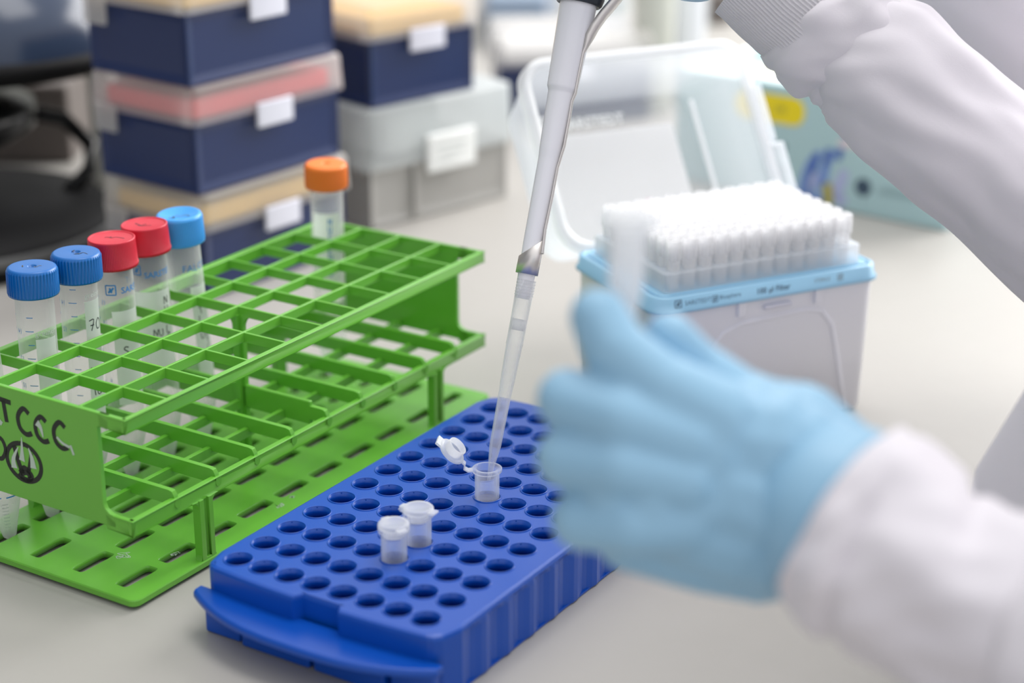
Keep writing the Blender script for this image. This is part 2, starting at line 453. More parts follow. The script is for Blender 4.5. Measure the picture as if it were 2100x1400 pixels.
# black pen on the near end panel
def pan(u, v): return (u, -L-1.26, v)
t = MB()
for ch, u, v, hh in (('T', 29.5, 68, 10), ('C', 40.5, 65, 11.5), ('C', 50.5, 64, 11), ('C', 61, 63.5, 11.5)):
    for st in G[ch]: stroke(t, [(u+a*hh, v+b_*hh) for a, b_ in st], 2.3, pan)
for st in G['D']: stroke(t, [(26+a*10, 50+b_*10) for a, b_ in st], 2.0, pan)
stroke(t, [(42+10*cos(radians(a)), 51.5+8.5*sin(radians(a))) for a in range(100, 470, 20)], 2.2, pan)
stroke(t, [(39,46),(42,49),(46,46),(43,43.5),(39,45),(43,47),(45,45)], 2.4, pan)
stroke(t, [(37,58),(39,50),(41,46)], 2.6, pan)
stroke(t, [(47,57),(45,50),(44,47)], 2.0, pan)
t.build('pen_marks', 'black_ink', pl)
t = MB()
def pan2(u, v): return (u, -L-1.34, v)
stroke(t, [(36,47.5),(36,52),(39.5,58)], lambda x: 3.4*(1-x)+.3, pan2); stroke(t, [(41,52),(41.5,56),(42,63)], lambda x: 3.2*(1-x)+.3, pan2)
stroke(t, [(47.5,50),(47,55),(45.5,59)], lambda x: 3.4*(1-x)+.3, pan2); stroke(t, [(52,72),(54,70),(55,66)], lambda x: 3.0*(1-x)+.5, pan2)
stroke(t, [(63,68),(66,66),(70,65)], 1.2, pan2); stroke(t, [(70.5,66),(72,62)], 1.2, pan2); stroke(t, [(29,68),(31,66.5)], 2.2, pan2)
t.build('scratches', 'scuff', pl)
t = MB()
def flat(z): return lambda u, v: (u, v, z)
for (u, v, s_) in ((70, -236, 4.5), (88, -222, 2.5), (96, -160, 3), (94, -150, 2)):
    t = MB(); path = []
    for k in range(14):
        a = random.random()*6.28; path.append((u+s_*cos(a)*random.uniform(.2, 1), v+s_*sin(a)*random.uniform(.2, 1)))
    stroke(t, path, 0.3, flat(4.66)); t.build('residue_spot', 'scuff', rack)

# ================================================================ screw cap tubes
def rack_pt(x, y, z=0):
    c, s = cos(GA), sin(GA)
    return Vector((-0.10075 + (x*c - y*s)*K, 0.97465 + (x*s + y*c)*K, z*K))
def cyl(r, a0):
    return lambda u, v: (r*cos(a0+u/r), r*sin(a0+u/r), v)
def make_tube(label, x, y, top, cap_mat, kind, a_view, cap_h=12.3, ribs=46, flatcap=True):
    """top: pixel of the cap's top centre; the tube leans from its foot in the rack to there"""
    foot = rack_pt(x, y, 2.5)
    # lean so that the cap centre lies on the ray of the photographed cap, 119 mm up the tube
    r0 = FW + RT*((top[0]-1050)/F) - UP*((top[1]-700)/F); C0 = Vector((0, 0, CAM_H))
    best = None
    for k in range(4000):
        P = C0 + r0*(0.6 + k*0.0002)
        e = abs((P-foot).length - 0.119) + 0.15*abs(P.y-foot.y)
        if best is None or e < best[0]: best = (e, P)
    ax = (best[1]-foot).normalized()
    root = empty('centrifuge_tube', label, 'tube', foot, 0, None)
    q = Vector((0, 0, 1)).rotation_difference(ax)
    root.rotation_mode = 'QUATERNION'; root.rotation_quaternion = q
    MB().lathe([(1.6, 0.2), (2.6, 0.8), (8.1, 22), (8.3, 23.5), (8.4, 110)], n=48).build('body', 'tube_plastic', root)
    MB().lathe([(0.01, 0), (2.0, 0.3), (3.0, 1.4), (7.8, 21)], n=40).build('cone_tip', 'cone_plastic', root)
    z1 = 119.0; z0 = z1-cap_h
    nn = ribs*4
    wv = lambda a, z: (0.024 if int(a/(2*pi)*nn+.5) % 4 in (0, 1) else -0.012) if z0+0.9 < z < z1-1.6 else 0.012
    prof = [(9.2, z0), (10.9, z0), (11.0, z0+0.8), (11.0, z0+1.0), (10.9, z1-1.7), (10.8, z1-1.5), (10.4, z1-.5), (9.7, z1-.05), (9.3, z1)]
    if flatcap == 'ridge': prof = [(9.2, z0), (11.1, z0), (11.2, z0+1.4), (10.9, z0+1.6), (10.6, z1-1.0), (10.6, z1-.3), (10.3, z1), (9.9, z1)]
    if flatcap == 'dish': prof += [(8.6, z1-.2), (5, z1-1.6), (0.01, z1-2.2)]
    elif flatcap == 'ridge': prof += [(9.6, z1-.4), (9.2, z1-.5), (0.01, z1-.5)]
    else: prof += [(2.4, z1), (1.9, z1-.1), (1.7, z1-.9), (0.01, z1-.9)]
    MB().lathe(prof, n=nn, wave=wv).build('cap', cap_mat, root)
    inv = q.inverted()
    return root, a_view
def graduations(root, a0, r=8.46, nums=('14', '12', '10', '8', '6', '4'), zt=100, dz=6.3):
    t = MB(); mp = cyl(r, a0)
    for k in range(13):
        z = zt - k*dz; ln = 3.6 if k % 2 else 2.7
        stroke(t, [(-4.4-(ln-2.7), z), (-1.6, z)], 0.34, mp, 3)
    t.build('graduation', 'print_blue', root)
    t = MB()
    for k, s in enumerate(nums):
        m2 = cyl(r, a0 - radians(60))
        tm = text_mb(s, 3.4, lambda u, v, z=zt-1.5-dz*(2*k+1): m2(-u*0.8+1.6, v+z)); t.add(tm.v, tm.f)
        stroke(t, [(-4.0, zt-dz*(2*k)), (-3.3, zt-dz*(2*k))], 1.0, m2, 2); stroke(t, [(-4.0, zt-dz*(2*k+1)), (-3.3, zt-dz*(2*k+1))], 1.0, m2, 2)
    t.build('volume_numbers', 'print_blue', root)
def patch(root, a0, a1, z0, z1, r=8.5):
    t = MB(); n = 14; vs = []
    for k in range(n+1):
        a = a0 + (a1-a0)*k/n; vs += [(r*cos(a), r*sin(a), z0), (r*cos(a), r*sin(a), z1)]
    t.add(vs, [(2*k, 2*k+2, 2*k+3, 2*k+1) for k in range(n)], True)
    return t.build('writing_patch', 'writing_patch', root)
def logo(t, mp, u, v, s):
    for p in ([(0,0),(s,0)], [(s,0),(s,s)], [(s,s),(0,s)], [(0,s),(0,0)]):
        stroke(t, [(u+a, v+b_) for a, b_ in p], s*0.13, mp, 2)
    stroke(t, [(u+.25*s, v+.22*s), (u+.45*s, v+.5*s), (u+.4*s, v+.75*s)], s*.2, mp, 3)
    stroke(t, [(u+.55*s, v+.22*s), (u+.6*s, v+.5*s), (u+.8*s, v+.78*s)], s*.2, mp, 3)
AV = radians(-74)
CX = 12.6
def cell(k): return -13 - PY*k
r1, _ = make_tube('tube with ribbed dark blue cap, leftmost of the row of capped tubes', CX, cell(8), (64.5, 545), 'cap_blue', 0, AV)
graduations(r1, AV, zt=98)
p = patch(r1, AV-radians(7), AV+radians(62), 42, 88)
pen(MB(), 'Nu', 0.6, 56, 4.2, 0.5, cyl(8.56, AV)).build('handwriting', 'pen', p)
tm = text_mb('greiner', 3.6, lambda u, v: cyl(8.5, AV)(u-1.2, v+89.5), fine=1.2).build('maker_mark', 'label_text', r1)
r2, _ = make_tube('tube with ribbed dark blue cap marked in pen, beside a red capped tube', CX, cell(7), (155, 516), 'cap_blue', 0, AV)
graduations(r2, AV, zt=104)
p = patch(r2, AV+radians(12), AV+radians(75), 42, 98)
t = pen(MB(), '70', 3.4, 84, 5.0, 0.5, cyl(8.56, AV)); pen(t, 'Ca', 3.0, 75.5, 4.2, 0.5, cyl(8.56, AV)); pen(t, 'Nuc', 2.6, 62.5, 4.2, 0.5, cyl(8.56, AV)); pen(t, 'Tu', 2.4, 53, 4, 0.5, cyl(8.56, AV))
t.build('handwriting', 'pen', p)
text_mb('greiner', 3.6, lambda u, v: cyl(8.5, AV)(u+2.0, v+99.5), fine=1.2).build('maker_mark', 'label_text', r2)
r3, _ = make_tube('tube with flat red cap and square maker logo, nearer of the two red capped tubes', CX, cell(6), (228, 486), 'cap_red', 0, AV, 13.2, 90, 'ridge')
t = MB(); mp = cyl(8.5, AV); logo(t, mp, -5.2, 94, 4.6); t2 = text_mb('SARSTEDT', 4.2, lambda u, v: mp(u+1.8, v+94.4), bold=.06, fine=1.2); t.add(t2.v, t2.f)
t.build('maker_print', 'print_blue', r3)
t = MB(); m2 = cyl(8.46, AV-radians(50))
for k, s in enumerate(('15', '14', '10', '8', '6')):
    tm = text_mb(s, 3.2, lambda u, v, z=89-9.5*k: m2(-u*.8+1.5, v+z)); t.add(tm.v, tm.f)
for k in range(9): stroke(t, [(-4.6, 92-5.2*k), (-3.8, 92-5.2*k)], 1.3, m2, 2)
t.build('volume_numbers', 'print_blue', r3)
p = patch(r3, AV-radians(22), AV+radians(72), 40, 86)
t = pen(MB(), 'Nucle', -1.6, 74, 4.6, 0.55, cyl(8.56, AV), .68); pen(t, 'S', 0.8, 64, 4.6, 0.55, cyl(8.56, AV)); t.build('handwriting', 'pen', p)
r4, _ = make_tube('tube with flat red cap leaning left, its label lettered downwards in pen', CX, cell(5), (295, 458), 'cap_red', 0, AV, 13.2, 90, 'ridge')
t = MB(); mp = cyl(8.5, AV-radians(22)); logo(t, mp, -5.8, 96.5, 4.4); t2 = text_mb('SARSTEDT', 4.0, lambda u, v: mp(u+.1, v+95), bold=.06, fine=1.2); t.add(t2.v, t2.f)
t.build('maker_print', 'print_blue', r4)
p = patch(r4, AV-radians(70), AV+radians(64), 46, 88)
t = pen(MB(), 'NUCLE', 5.2, 81, 3.8, 0.45, cyl(8.56, AV), vertical=True); pen(t, 'NU', -1.5, 66, 3.4, 0.45, cyl(8.56, AV)); pen(t, 'OH', -1.0, 61, 3.4, 0.45, cyl(8.56, AV)); t.build('handwriting', 'pen', p)
r5, _ = make_tube('tube with sky blue dished cap leaning left behind the red capped tubes', CX, cell(4), (366, 437), 'cap_sky', 0, AV, 14, 80, 'dish')
text_mb('FALCON', 4.8, lambda u, v: cyl(8.5, AV-radians(6))(u-1.2, v+92), fine=1.2).build('maker_print', 'print_blue', r5)
p = patch(r5, AV+radians(5), AV+radians(75), 36, 84)
t = pen(MB(), 'CTLTU', 3.6, 74, 3.4, 0.45, cyl(8.56, AV), vertical=True); pen(t, 'NHTCE', 6.6, 60, 2.6, 0.4, cyl(8.56, AV), vertical=True); t.build('handwriting', 'pen', p)
r6, _ = make_tube('tube with orange cap standing alone at the far end of the green rack', CX, cell(0), (668, 334), 'cap_orange', 0, radians(-84), 12.6, 80)
A6 = radians(-84)
p = patch(r6, A6-radians(60), A6+radians(50), 52, 94)
pen(MB(), 'NUCLEHTO', 0.2, 88, 3.2, 0.6, lambda u, v: cyl(8.56, A6)(u, v), vertical=True).build('handwriting', 'print_blue', p)
r7, _ = make_tube('tube at the left end of the green rack, only its graduated tip showing', CX, cell(9), (-66, 575), 'cap_blue', 0, AV)
t = MB(); mp = cyl(8.5, AV+radians(2))
for z in (22, 27, 32): stroke(t, [(1.0, z), (5.5, z)], .6, mp)
tm = text_mb('2', 5, lambda u, v: mp(u-3.4, v+22)); t.add(tm.v, tm.f)
t.build('graduation', 'print_blue', r7)
t = MB()
for k in range(9):
    z = 5+1.7*k; rr = 2.7+ (z-0.8)*0.2594+.08; stroke(t, [(-1.2, z), (1.2+.06*k, z)], .18, cyl(rr, AV))
t.build('fine_graduation', 'print_grey', r7)
# pen scribble on caps
for rr, sd in ((r1, 3), (r2, 5), (r3, 6), (r4, 8), (r5, 9)):
    random.seed(sd); t = MB()
    for k in range(3 if rr is not r1 else 2):
        u0, v0 = random.uniform(-5, 1), random.uniform(-3, 2)
        stroke(t, [(u0+k*1.1*q + random.uniform(-.5, .5), v0+random.uniform(-1.6, 1.6)) for q in range(4)], 0.45, flat({r5: 117.6, r3: 118.58, r4: 118.58}.get(rr, 119.06)), 3)
    t.build('pen_scribble', 'pen' if rr is not r1 else 'ring_grey', [c for c in rr.children if c.name.startswith('cap')][0])

# ================================================================ blue microtube rack
BA = 1.00525 - pi/2
BX, BY, BZ = -0.11049, 0.68965, 27.66
brack = empty('microtube_rack', 'royal blue microtube rack with a grid of round holes and curved end grip', 'microtube rack', (BX, BY, 0), BA)
px, py = 13.18, 17.18
def outline(inset=0.0, notch=True, ribs=False):
    pts = []
    # near end (low y) from left to right, bulging towards y negative
    n = 48
    for k in range(n+1):
        x = -11.5 + 119.0*k/n; u = (x-48)/59.5
        y = -13.6 + 3.4*u*u
        e = 1-abs(u)
        if e < 0.12: y += 12*(1-sqrt(max(0, 1-((0.12-e)/0.12)**2)))
        if notch and 40.2 < x < 58.8: y += 4.2
        pts.append((x, y))
    for k in range(1, 60):
        y = 2.4 + 189*k/60; x = 107.5 + (0.9*cos(2*pi*y/py) - .5 if ribs and 4 < y < 196 else 0)
        pts.append((x, y))
    for k in range(n+1):
        x = 107.5 - 119.0*k/n; u = (x-48)/59.5; y = 205 - 2.6*u*u; e = 1-abs(u)
        if e < 0.12: y -= 10*(1-sqrt(max(0, 1-((0.12-e)/0.12)**2)))
        pts.append((x, y))
    for k in range(1, 60): pts.append((-11.5, 191.4 - 189*k/60))
    if inset:
        c = Vector((48, 96)); q = []
        for x, y in pts: q.append((48+(x-48)*(1-inset/59.5), 96+(y-96)*(1-inset/109.0)))
        pts = q
    return pts
XS = [-px/2 + px*i for i in range(9)]; YS = [-py/2 + py*j for j in range(13)]
b = MB()
plate_with_holes(b, XS, YS, lambda a: 5.65, BZ-5.5, BZ, n=32)
b.box(-11, 107, -9, 200, 0.3, 1.2)
# margin between the hole field and the rounded outline
O = outline(1.6); OO = outline(0.0); OD = outline(0.0, ribs=True); n = len(O)
def on_rect(x, y):
    x0, x1, y0, y1 = XS[0], XS[-1], YS[0], YS[-1]
    return (min(max(x, x0), x1), min(max(y, y0), y1))
I = [on_rect(x, y) for x, y in O]
b.add([(x, y, BZ) for x, y in O] + [(x, y, BZ) for x, y in I], [(k, (k+1) % n, (k+1) % n+n, k+n) for k in range(n)])
rows = [(O, BZ), (outline(0.5), BZ-0.5), (OO, BZ-1.7), (OD, BZ-4), (OD, 1.0), (outline(0.6, ribs=True), 0.2)]
for (p0, z0), (p1, z1) in zip(rows, rows[1:]):
    b.add([(x, y, z0) for x, y in p0] + [(x, y, z1) for x, y in p1], [(k, (k+1) % n, (k+1) % n+n, k+n) for k in range(n)], False)
b.build('block', 'rack_blue', brack)
b = MB()
for i in range(8):
    for j in range(12):
        b.lathe([(5.66, BZ-.6), (5.66, BZ+.28), (5.9, BZ+.42), (6.2, BZ+.3), (6.25, BZ)], cx=i*px, cy=j*py, n=32)
b.build('hole_rims', 'rack_blue', brack)
def grip(sgn):
    n = 40; outer = []; inner = []
    for k in range(n+1):
        x = -11.5 + 119.0*k/n; u = (x-48)/59.5
        if sgn < 0:
            yo = -30.5 + 15*abs(u)**2.6; yi = -11
        else: yo = 222 - 13*abs(u)**2.6; yi = 203
        outer.append((x, yo)); inner.append((x, yi))
    t = MB(); m = n+1
    for zt, zb, off in ((17.6, 14.2, 0),):
        vs = [(x, y, zt) for x, y in inner] + [(x, y+sgn*-1.2, zt) for x, y in outer] + [(x, y, zt-1.2) for x, y in outer] + [(x, y, zb) for x, y in outer] + [(x, y, zb) for x, y in inner]
        fs = []
        for r_ in range(4):
            for k in range(m-1): fs.append((r_*m+k, r_*m+k+1, (r_+1)*m+k+1, (r_+1)*m+k))
        fs += [(0, m, 2*m, 3*m, 4*m), (m-1, 2*m-1, 3*m-1, 4*m-1, 5*m-1)]
        t.add(vs, fs)
    t.build('end_grip', 'rack_blue', brack, bevel=0.6)
    t = MB()
    yy0, yy1 = (-17, -11) if sgn < 0 else (203, 209)
    for x0, x1 in ((-6, 12), (14, 48), (50, 84), (86, 106)): t.box(x0, x1, yy0 + (1.5 if x0 in (-6, 86) else 0), yy1, 0.3, 14.5)
    t.build('grip_foot', 'rack_blue', brack, bevel=1.0)
grip(-1); grip(1)
def brack_pt(i, j, z):
    c, s = cos(BA), sin(BA); x, y = i*px, j*py
    return Vector((BX + (x*c-y*s)*K, BY + (x*s+y*c)*K, z*K))
# ---- microtubes
def micro_body(root, m='micro_plastic'):
    prof = [(0.01, -39.2), (1.4, -39.0), (2.2, -37.5), (5.0, -19), (5.25, -17), (5.35, -2.0), (5.4, -1.6), (6.4, -1.5), (6.5, -0.9), (6.5, -0.2), (6.2, 0), (4.8, 0), (4.65, -0.5), (4.6, -17), (4.3, -19), (1.4, -37)]
    return MB().lathe(prof, n=48).build('body', m, root)
def closed_lid(root, ang):
    t = MB().lathe([(0.01, 1.9), (4.2, 1.9), (4.6, 2.2), (5.9, 2.2), (6.4, 1.7), (6.5, 0.9), (6.3, 0.25), (4.5, 0.15), (4.4, -3.6), (4.0, -3.7)], n=40)
    o = t.build('lid', 'micro_lid', root)
    c, s = cos(ang), sin(ang)
    h = MB(); h.sweep([Vector((c*5.8, s*5.8, 1.2)), Vector((c*8.2, s*8.2, 0.9)), Vector((c*8.6, s*8.6, -.2)), Vector((c*7.6, s*7.6, -1.0)), Vector((c*6.2, s*6.2, -1.0))],
            lambda i, t_: [(-1.6, -.3), (1.6, -.3), (1.6, .3), (-1.6, .3)], smooth=False)
    h.build('hinge', 'micro_lid', root)
    q = MB().box(5.4, 8.6, -2.2, 2.2, 0.7, 1.7).xform(Matrix.Rotation(ang+pi, 4, 'Z')); q.build('lid_tab', 'micro_lid', root, bevel=.3)
    return o
def mt(label, pos, group='microtubes in the blue rack'):
    return empty('microtube', label, 'tube', pos, 0, group)
m1 = mt('closed clear microtube in the blue rack, nearer to the camera of the two closed ones', brack_pt(4, 2, 41.6)); micro_body(m1); closed_lid(m1, radians(120))
m2_ = mt('closed clear microtube in the blue rack, just behind another closed one', brack_pt(4, 3, 41.6)); micro_body(m2_); closed_lid(m2_, radians(150))
m3 = mt('open clear microtube with its lid flipped back and a pipette tip inside', brack_pt(4, 6, 41.6)); micro_body(m3)
MB().lathe([(0.01, -38.5), (1.2, -37.5), (4.4, -18.8), (4.5, -14.5), (0.01, -14.5)], n=32).build('liquid', 'liquid', m3)
nn_ = Vector((.66, -.2, .72)).normalized(); tt = Vector((-.73, .03, .68)); tt = (tt - nn_*tt.dot(nn_)).normalized(); ss = nn_.cross(tt)
Ml = Matrix(((tt.x, ss.x, nn_.x, 0), (tt.y, ss.y, nn_.y, 0), (tt.z, ss.z, nn_.z, 0), (0, 0, 0, 1)))
Ml = Matrix.Translation((-9.2, 0, 1.6)) @ Ml
lid = MB().lathe([(0.01, -.6), (4.6, -.6), (6.2, -.4), (6.6, .1), (6.5, .7), (5.2, .9), (4.6, 1.2), (4.4, 4.6), (4.05, 4.7), (3.9, 4.4), (3.9, .6), (0.01, .4)], cx=8.4, n=40)
lid.box(13.4, 16.6, -3.0, 3.0, -.4, .7)
lid.xform(Ml); lid.build('lid', 'micro_lid', m3)
h = MB(); h.sweep([Vector((-6.0, 0, -1.0)), Vector((-8.2, 0, -1.2)), Vector((-9.8, 0, -.2)), Ml @ Vector((0.4, 0, 0)), Ml @ Vector((2.6, 0, 0))],
    lambda i, t_: [(-1.7, -.35), (1.7, -.35), (1.7, .35), (-1.7, .35)], smooth=False); h.build('hinge', 'micro_lid', m3)

# ================================================================ pipette and its tip (axis across the focal plane)
DP = 0.826
def axis_frame(p0, p1):
    z = (p1-p0).normalized(); x = z.cross(Vector((0, 1, 0))).normalized(); y = z.cross(x)
    return Matrix(((x.x, y.x, z.x, 0), (x.y, y.y, z.y, 0), (x.z, y.z, z.z, 0), (0, 0, 0, 1)))
TIP = at(1002, 985, DP); CON = at(1080.5, 560, DP); TOPP = at(1186, 10, DP)
tipo = empty('pipette_tip', 'long clear filter tip on the pipette, dipping into the open microtube', 'pipette tip', TIP)
tipo.rotation_mode = 'QUATERNION'; tipo.rotation_quaternion = axis_frame(TIP, at(1080, 574, DP)).to_quaternion()
LT = (at(1080, 574, DP)-TIP).length/K
def ln(y): return (985-y)/(985-574)*LT
MB().lathe([(0.55, 0), (0.8, 1.5), (1.55, ln(951)), (2.55, ln(914)), (2.85, ln(815)), (3.0, ln(790)), (3.12, ln(788)), (3.6, ln(708)), (3.8, ln(706)), (3.72, ln(700)), (3.75, ln(654)), (4.15, ln(574)),
            (3.75, ln(574)), (3.3, ln(700)), (2.4, ln(815)), (2.0, ln(914)), (1.1, ln(951)), (.3, 1)], n=40).build('wall', 'tip_plastic', tipo)
MB().lathe([(.1, 1), (1.1, ln(951)), (2.1, ln(914)), (2.5, ln(815)), (.01, ln(815))], n=32).build('liquid', 'liquid', tipo)
MB().lathe([(.01, ln(677)), (3.35, ln(677)), (3.45, ln(654)), (.01, ln(654))], n=32).build('filter', 'filter', tipo)
t = MB()
for k in range(6): t.lathe([(4.05, ln(606)+k*1.3), (4.3, ln(606)+k*1.3+.2), (4.05, ln(606)+k*1.3+.4)], n=32)
t.build('ring_ridges', 'tip_plastic', tipo)
pip = empty('micropipette', 'grey micropipette with a steel tip ejector, held over the blue rack', 'pipette', CON)
pip.rotation_mode = 'QUATERNION'; MR = axis_frame(CON, TOPP); pip.rotation_quaternion = MR.to_quaternion()
LP = (TOPP-CON).length/K
def lq(y): return (560-y)/(550.0)*LP
MB().lathe([(.01, lq(612)), (3.3, lq(612)), (3.8, lq(562)), (3.85, lq(540)), (4.15, lq(500)), (4.6, lq(328)), (4.65, lq(322)), (4.95, lq(308)), (5.0, lq(302)), (5.85, lq(194)), (5.9, lq(190)), (6.05, lq(188)), (6.6, lq(182)), (6.75, lq(180)), (6.8, lq(176)), (8.1, lq(14)), (8.1, lq(-10))], n=56).build('shaft', 'pipette_grey', pip)
MB().lathe([(8.0, lq(4)), (9.4, lq(10)), (10.2, lq(6)), (10.9, lq(-6)), (10.9, lq(-20)), (8, lq(-20))], n=48).build('collar', 'pipette_dark', pip)
MB().lathe([(10.8, lq(-20)), (11.6, lq(-21)), (12.0, lq(-40)), (12.5, lq(-200)), (13.5, lq(-420)), (12, lq(-500)), (6, lq(-520)), (6, lq(-560)), (5, lq(-565)), (.01, lq(-566))], n=48).build('handle', 'pipette_blue', pip)
# steel ejector: slanted sleeve plus arm
t = MB(); n = 48; vs = []
IM = MR.inverted()
for row, off in enumerate((0, 0)):
    pass
outer0 = [(4.95*cos(2*pi*k/n), 4.95*sin(2*pi*k/n), lq(562)) for k in range(n)]
outer1 = []
sx = (IM @ RT.to_4d()).to_3d() if False else (MR.to_3x3().transposed() @ RT)
for k in range(n):
    a = 2*pi*k/n; d = (cos(a)*sx.x + sin(a)*sx.y)
    outer1.append((4.95*cos(a), 4.95*sin(a), lq(508) + 4.6*d))
t.add(outer0+outer1, [(k, (k+1) % n, (k+1) % n+n, k+n) for k in range(n)], True)
t.build('ejector_sleeve', 'steel', pip, solid=0.5)
arm = [(1112, 520), (1118, 470), (1133, 400), (1143, 345), (1150, 322), (1157, 300), (1168, 240), (1173, 208), (1180, 192), (1186, 160), (1196, 110), (1207, 75), (1218, 55), (1236, 30), (1262, 0), (1285, -30), (1290, -80)]
DW = [3.2, 3.0, 3, 3, 3.4, 3.4, 3.4, 3.4, 3.8, 4.2, 4.5, 5, 5.5, 6, 7, 8, 8]
t = MB(); pts = [at(x-1, y, DP-0.001) for x, y in arm]
MT = Matrix.Translation(CON) @ MR; MTI = MT.inverted()
pl_ = [(MTI @ p)/K for p in pts]
vw = (MR.to_3x3().transposed() @ (-FW))
vs = []; nA = len(pl_)
for i, p in enumerate(pl_):
    d = (pl_[min(i+1, nA-1)] - pl_[max(i-1, 0)]).normalized(); e = (vw - d*vw.dot(d)).normalized(); s_ = d.cross(e)
    w = DW[i]; th = 0.75 + (1.6 if i > 10 else 0)
    vs.append([p + e*w + s_*th*.4, p + e*(w*.3) + s_*th*1.2, p - e*w + s_*th, p - e*w - s_*th, p + e*w*.3 - s_*th*.2, p + e*w - s_*th*.6])
mm = len(vs[0]); fs = [(i*mm+k, i*mm+(k+1) % mm, (i+1)*mm+(k+1) % mm, (i+1)*mm+k) for i in range(nA-1) for k in range(mm)]
t.add([v for r_ in vs for v in r_], fs, True); t.build('ejector_arm', 'steel', pip)

# ================================================================ tip rack box
TB = radians(26.0); TP = Vector((0.18427, 0.91267, 0))
tb = empty('tip_rack_box', 'open white tip box with pale blue rim and hinged clear lid', 'tip box', TP, TB)
BWd, BD = 128.0, 84.0            # box runs to local -x, depth to +y
HB = 74.0
def taper_prism(mb, p0, z0, p1, z1, cap=True):
    n = len(p0)
    mb.add([(x, y, z0) for x, y in p0] + [(x, y, z1) for x, y in p1], [(k, (k+1) % n, (k+1) % n+n, k+n) for k in range(n)], True)
b = MB(); P0_ = rrect(-BWd+2, -1.5, 1.5, BD-2, 7); P1_ = rrect(-BWd, 0.5, -0.5, BD, 8)
taper_prism(b, P0_, 2.5, P1_, HB); b.add([(x, y, 2.5) for x, y in P0_], [tuple(range(len(P0_)))[::-1]])
P2_ = rrect(-BWd+2, -1.5, 1.5, BD-2, 6); b.add([(x, y, HB) for x, y in P2_], [tuple(range(len(P2_)))])
b.box(-BWd+6, -8, 5, BD-6, 0.2, 3)
b.build('base', 'box_white', tb)
# arched panel on the front face as a raised border
b = MB(); arch = [(-14, 4), (-20, 30), (-26, 52), (-33, 60), (-42, 62), (-80, 60.5), (-90, 57), (-97, 48), (-103, 30), (-108, 4)]
def fr(u, v): return (u, -0.9+1.9*(1-v/74.0), v)
b.tube([Vector((u, -.1+1.9*(1-v/74.0), v)) for u, v in arch], 1.5, 10); b.build('front_panel_ridge', 'box_white', tb)
for u in (-81, -36): MB().box(u-2.2, u+2.2, -2.2, 1, 64.5, 72.5).build('front_clip', 'box_white', tb, bevel=.6)
MB().box(-68, -52, -2.6, 1, 66.2, 68.6).build('front_catch', 'tab_white', tb, bevel=.8)
# blue rim
b = MB(); A_ = rrect(-BWd-1.2, 1.7, -1.7, BD+1.2, 9); Bq = rrect(-BWd-0.6, 1.1, -1.1, BD+.6, 8.6); C_ = rrect(-BWd+2.2, -1.8, 1.8, BD-2.2, 6)
A2 = rrect(-BWd-2.2, 2.7, -2.7, BD+2.2, 9.5)
for (p0, z0), (p1, z1) in zip([(A2, 72.3), (A2, 73.6), (A_, 74.2), (Bq, 79.6), (C_, 80.2)], [(A2, 73.6), (A_, 74.2), (Bq, 79.6), (C_, 80.2), (C_, 74)]): taper_prism(b, p0, z0, p1, z1)
taper_prism(b, A2, 72.3, rrect(-BWd, .5, -.5, BD, 8), 72.3)
b.build('rim', 'rim_blue', tb)
def rimmap(u, v): return (u, -1.82 + (v-74.2)*.111, v)
t = MB(); logo(t, rimmap, -119, 75.0, 3.6); tm = text_mb('SARSTEDT', 3.2, lambda u, v: rimmap(u-113.5, v+75.6)); t.add(tm.v, tm.f)
logo(t, rimmap, -98, 75.0, 3.0); tm = text_mb('Biosphere', 3.0, lambda u, v: rimmap(u-94, v+75.8)); t.add(tm.v, tm.f)
t.build('rim_print', 'print_dark', tb)
t = MB(); tm = text_mb('100 \u00b5l Filter', 4.0, lambda u, v: rimmap(u-73, v+75.2), bold=.08); t.add(tm.v, tm.f); t.build('rim_volume', 'print_dark', tb)
t = MB(); tm = text_mb('STERILE', 2.8, lambda u, v: rimmap(u-39, v+76)); t.add(tm.v, tm.f); logo(t, rimmap, -25, 75.3, 3); t.build('rim_mark', 'print_grey', tb)
# tray plate carrying the tips
MB().prism(rrect(-BWd+3.2, -2.8, 2.8, BD-2.8, 5), 75, 80.5).build('tray', 'rim_blue', tb, bevel=.8)
MB().prism(rrect(-BWd+7, -7, 4.5, BD-6, 3), 80.3, 90).build('tip_plate', 'tip_white', tb, bevel=.8)
MB().box(-BWd+22, -BWd+36, BD-2, BD+7, 60, 84).build('hinge', 'rim_blue', tb, bevel=1.5); MB().box(-30, -12, BD-2, BD+7, 60, 86).build('hinge', 'rim_blue', tb, bevel=3)
# lid, leaning back from the hinge line
PH = radians(56)
LM = Matrix.Translation((-BWd/2, BD+1, 79.5)) @ Matrix(((1, 0, 0, 0), (0, cos(PH), sin(PH), 0), (0, sin(PH), -cos(PH), 0), (0, 0, 0, 1)))
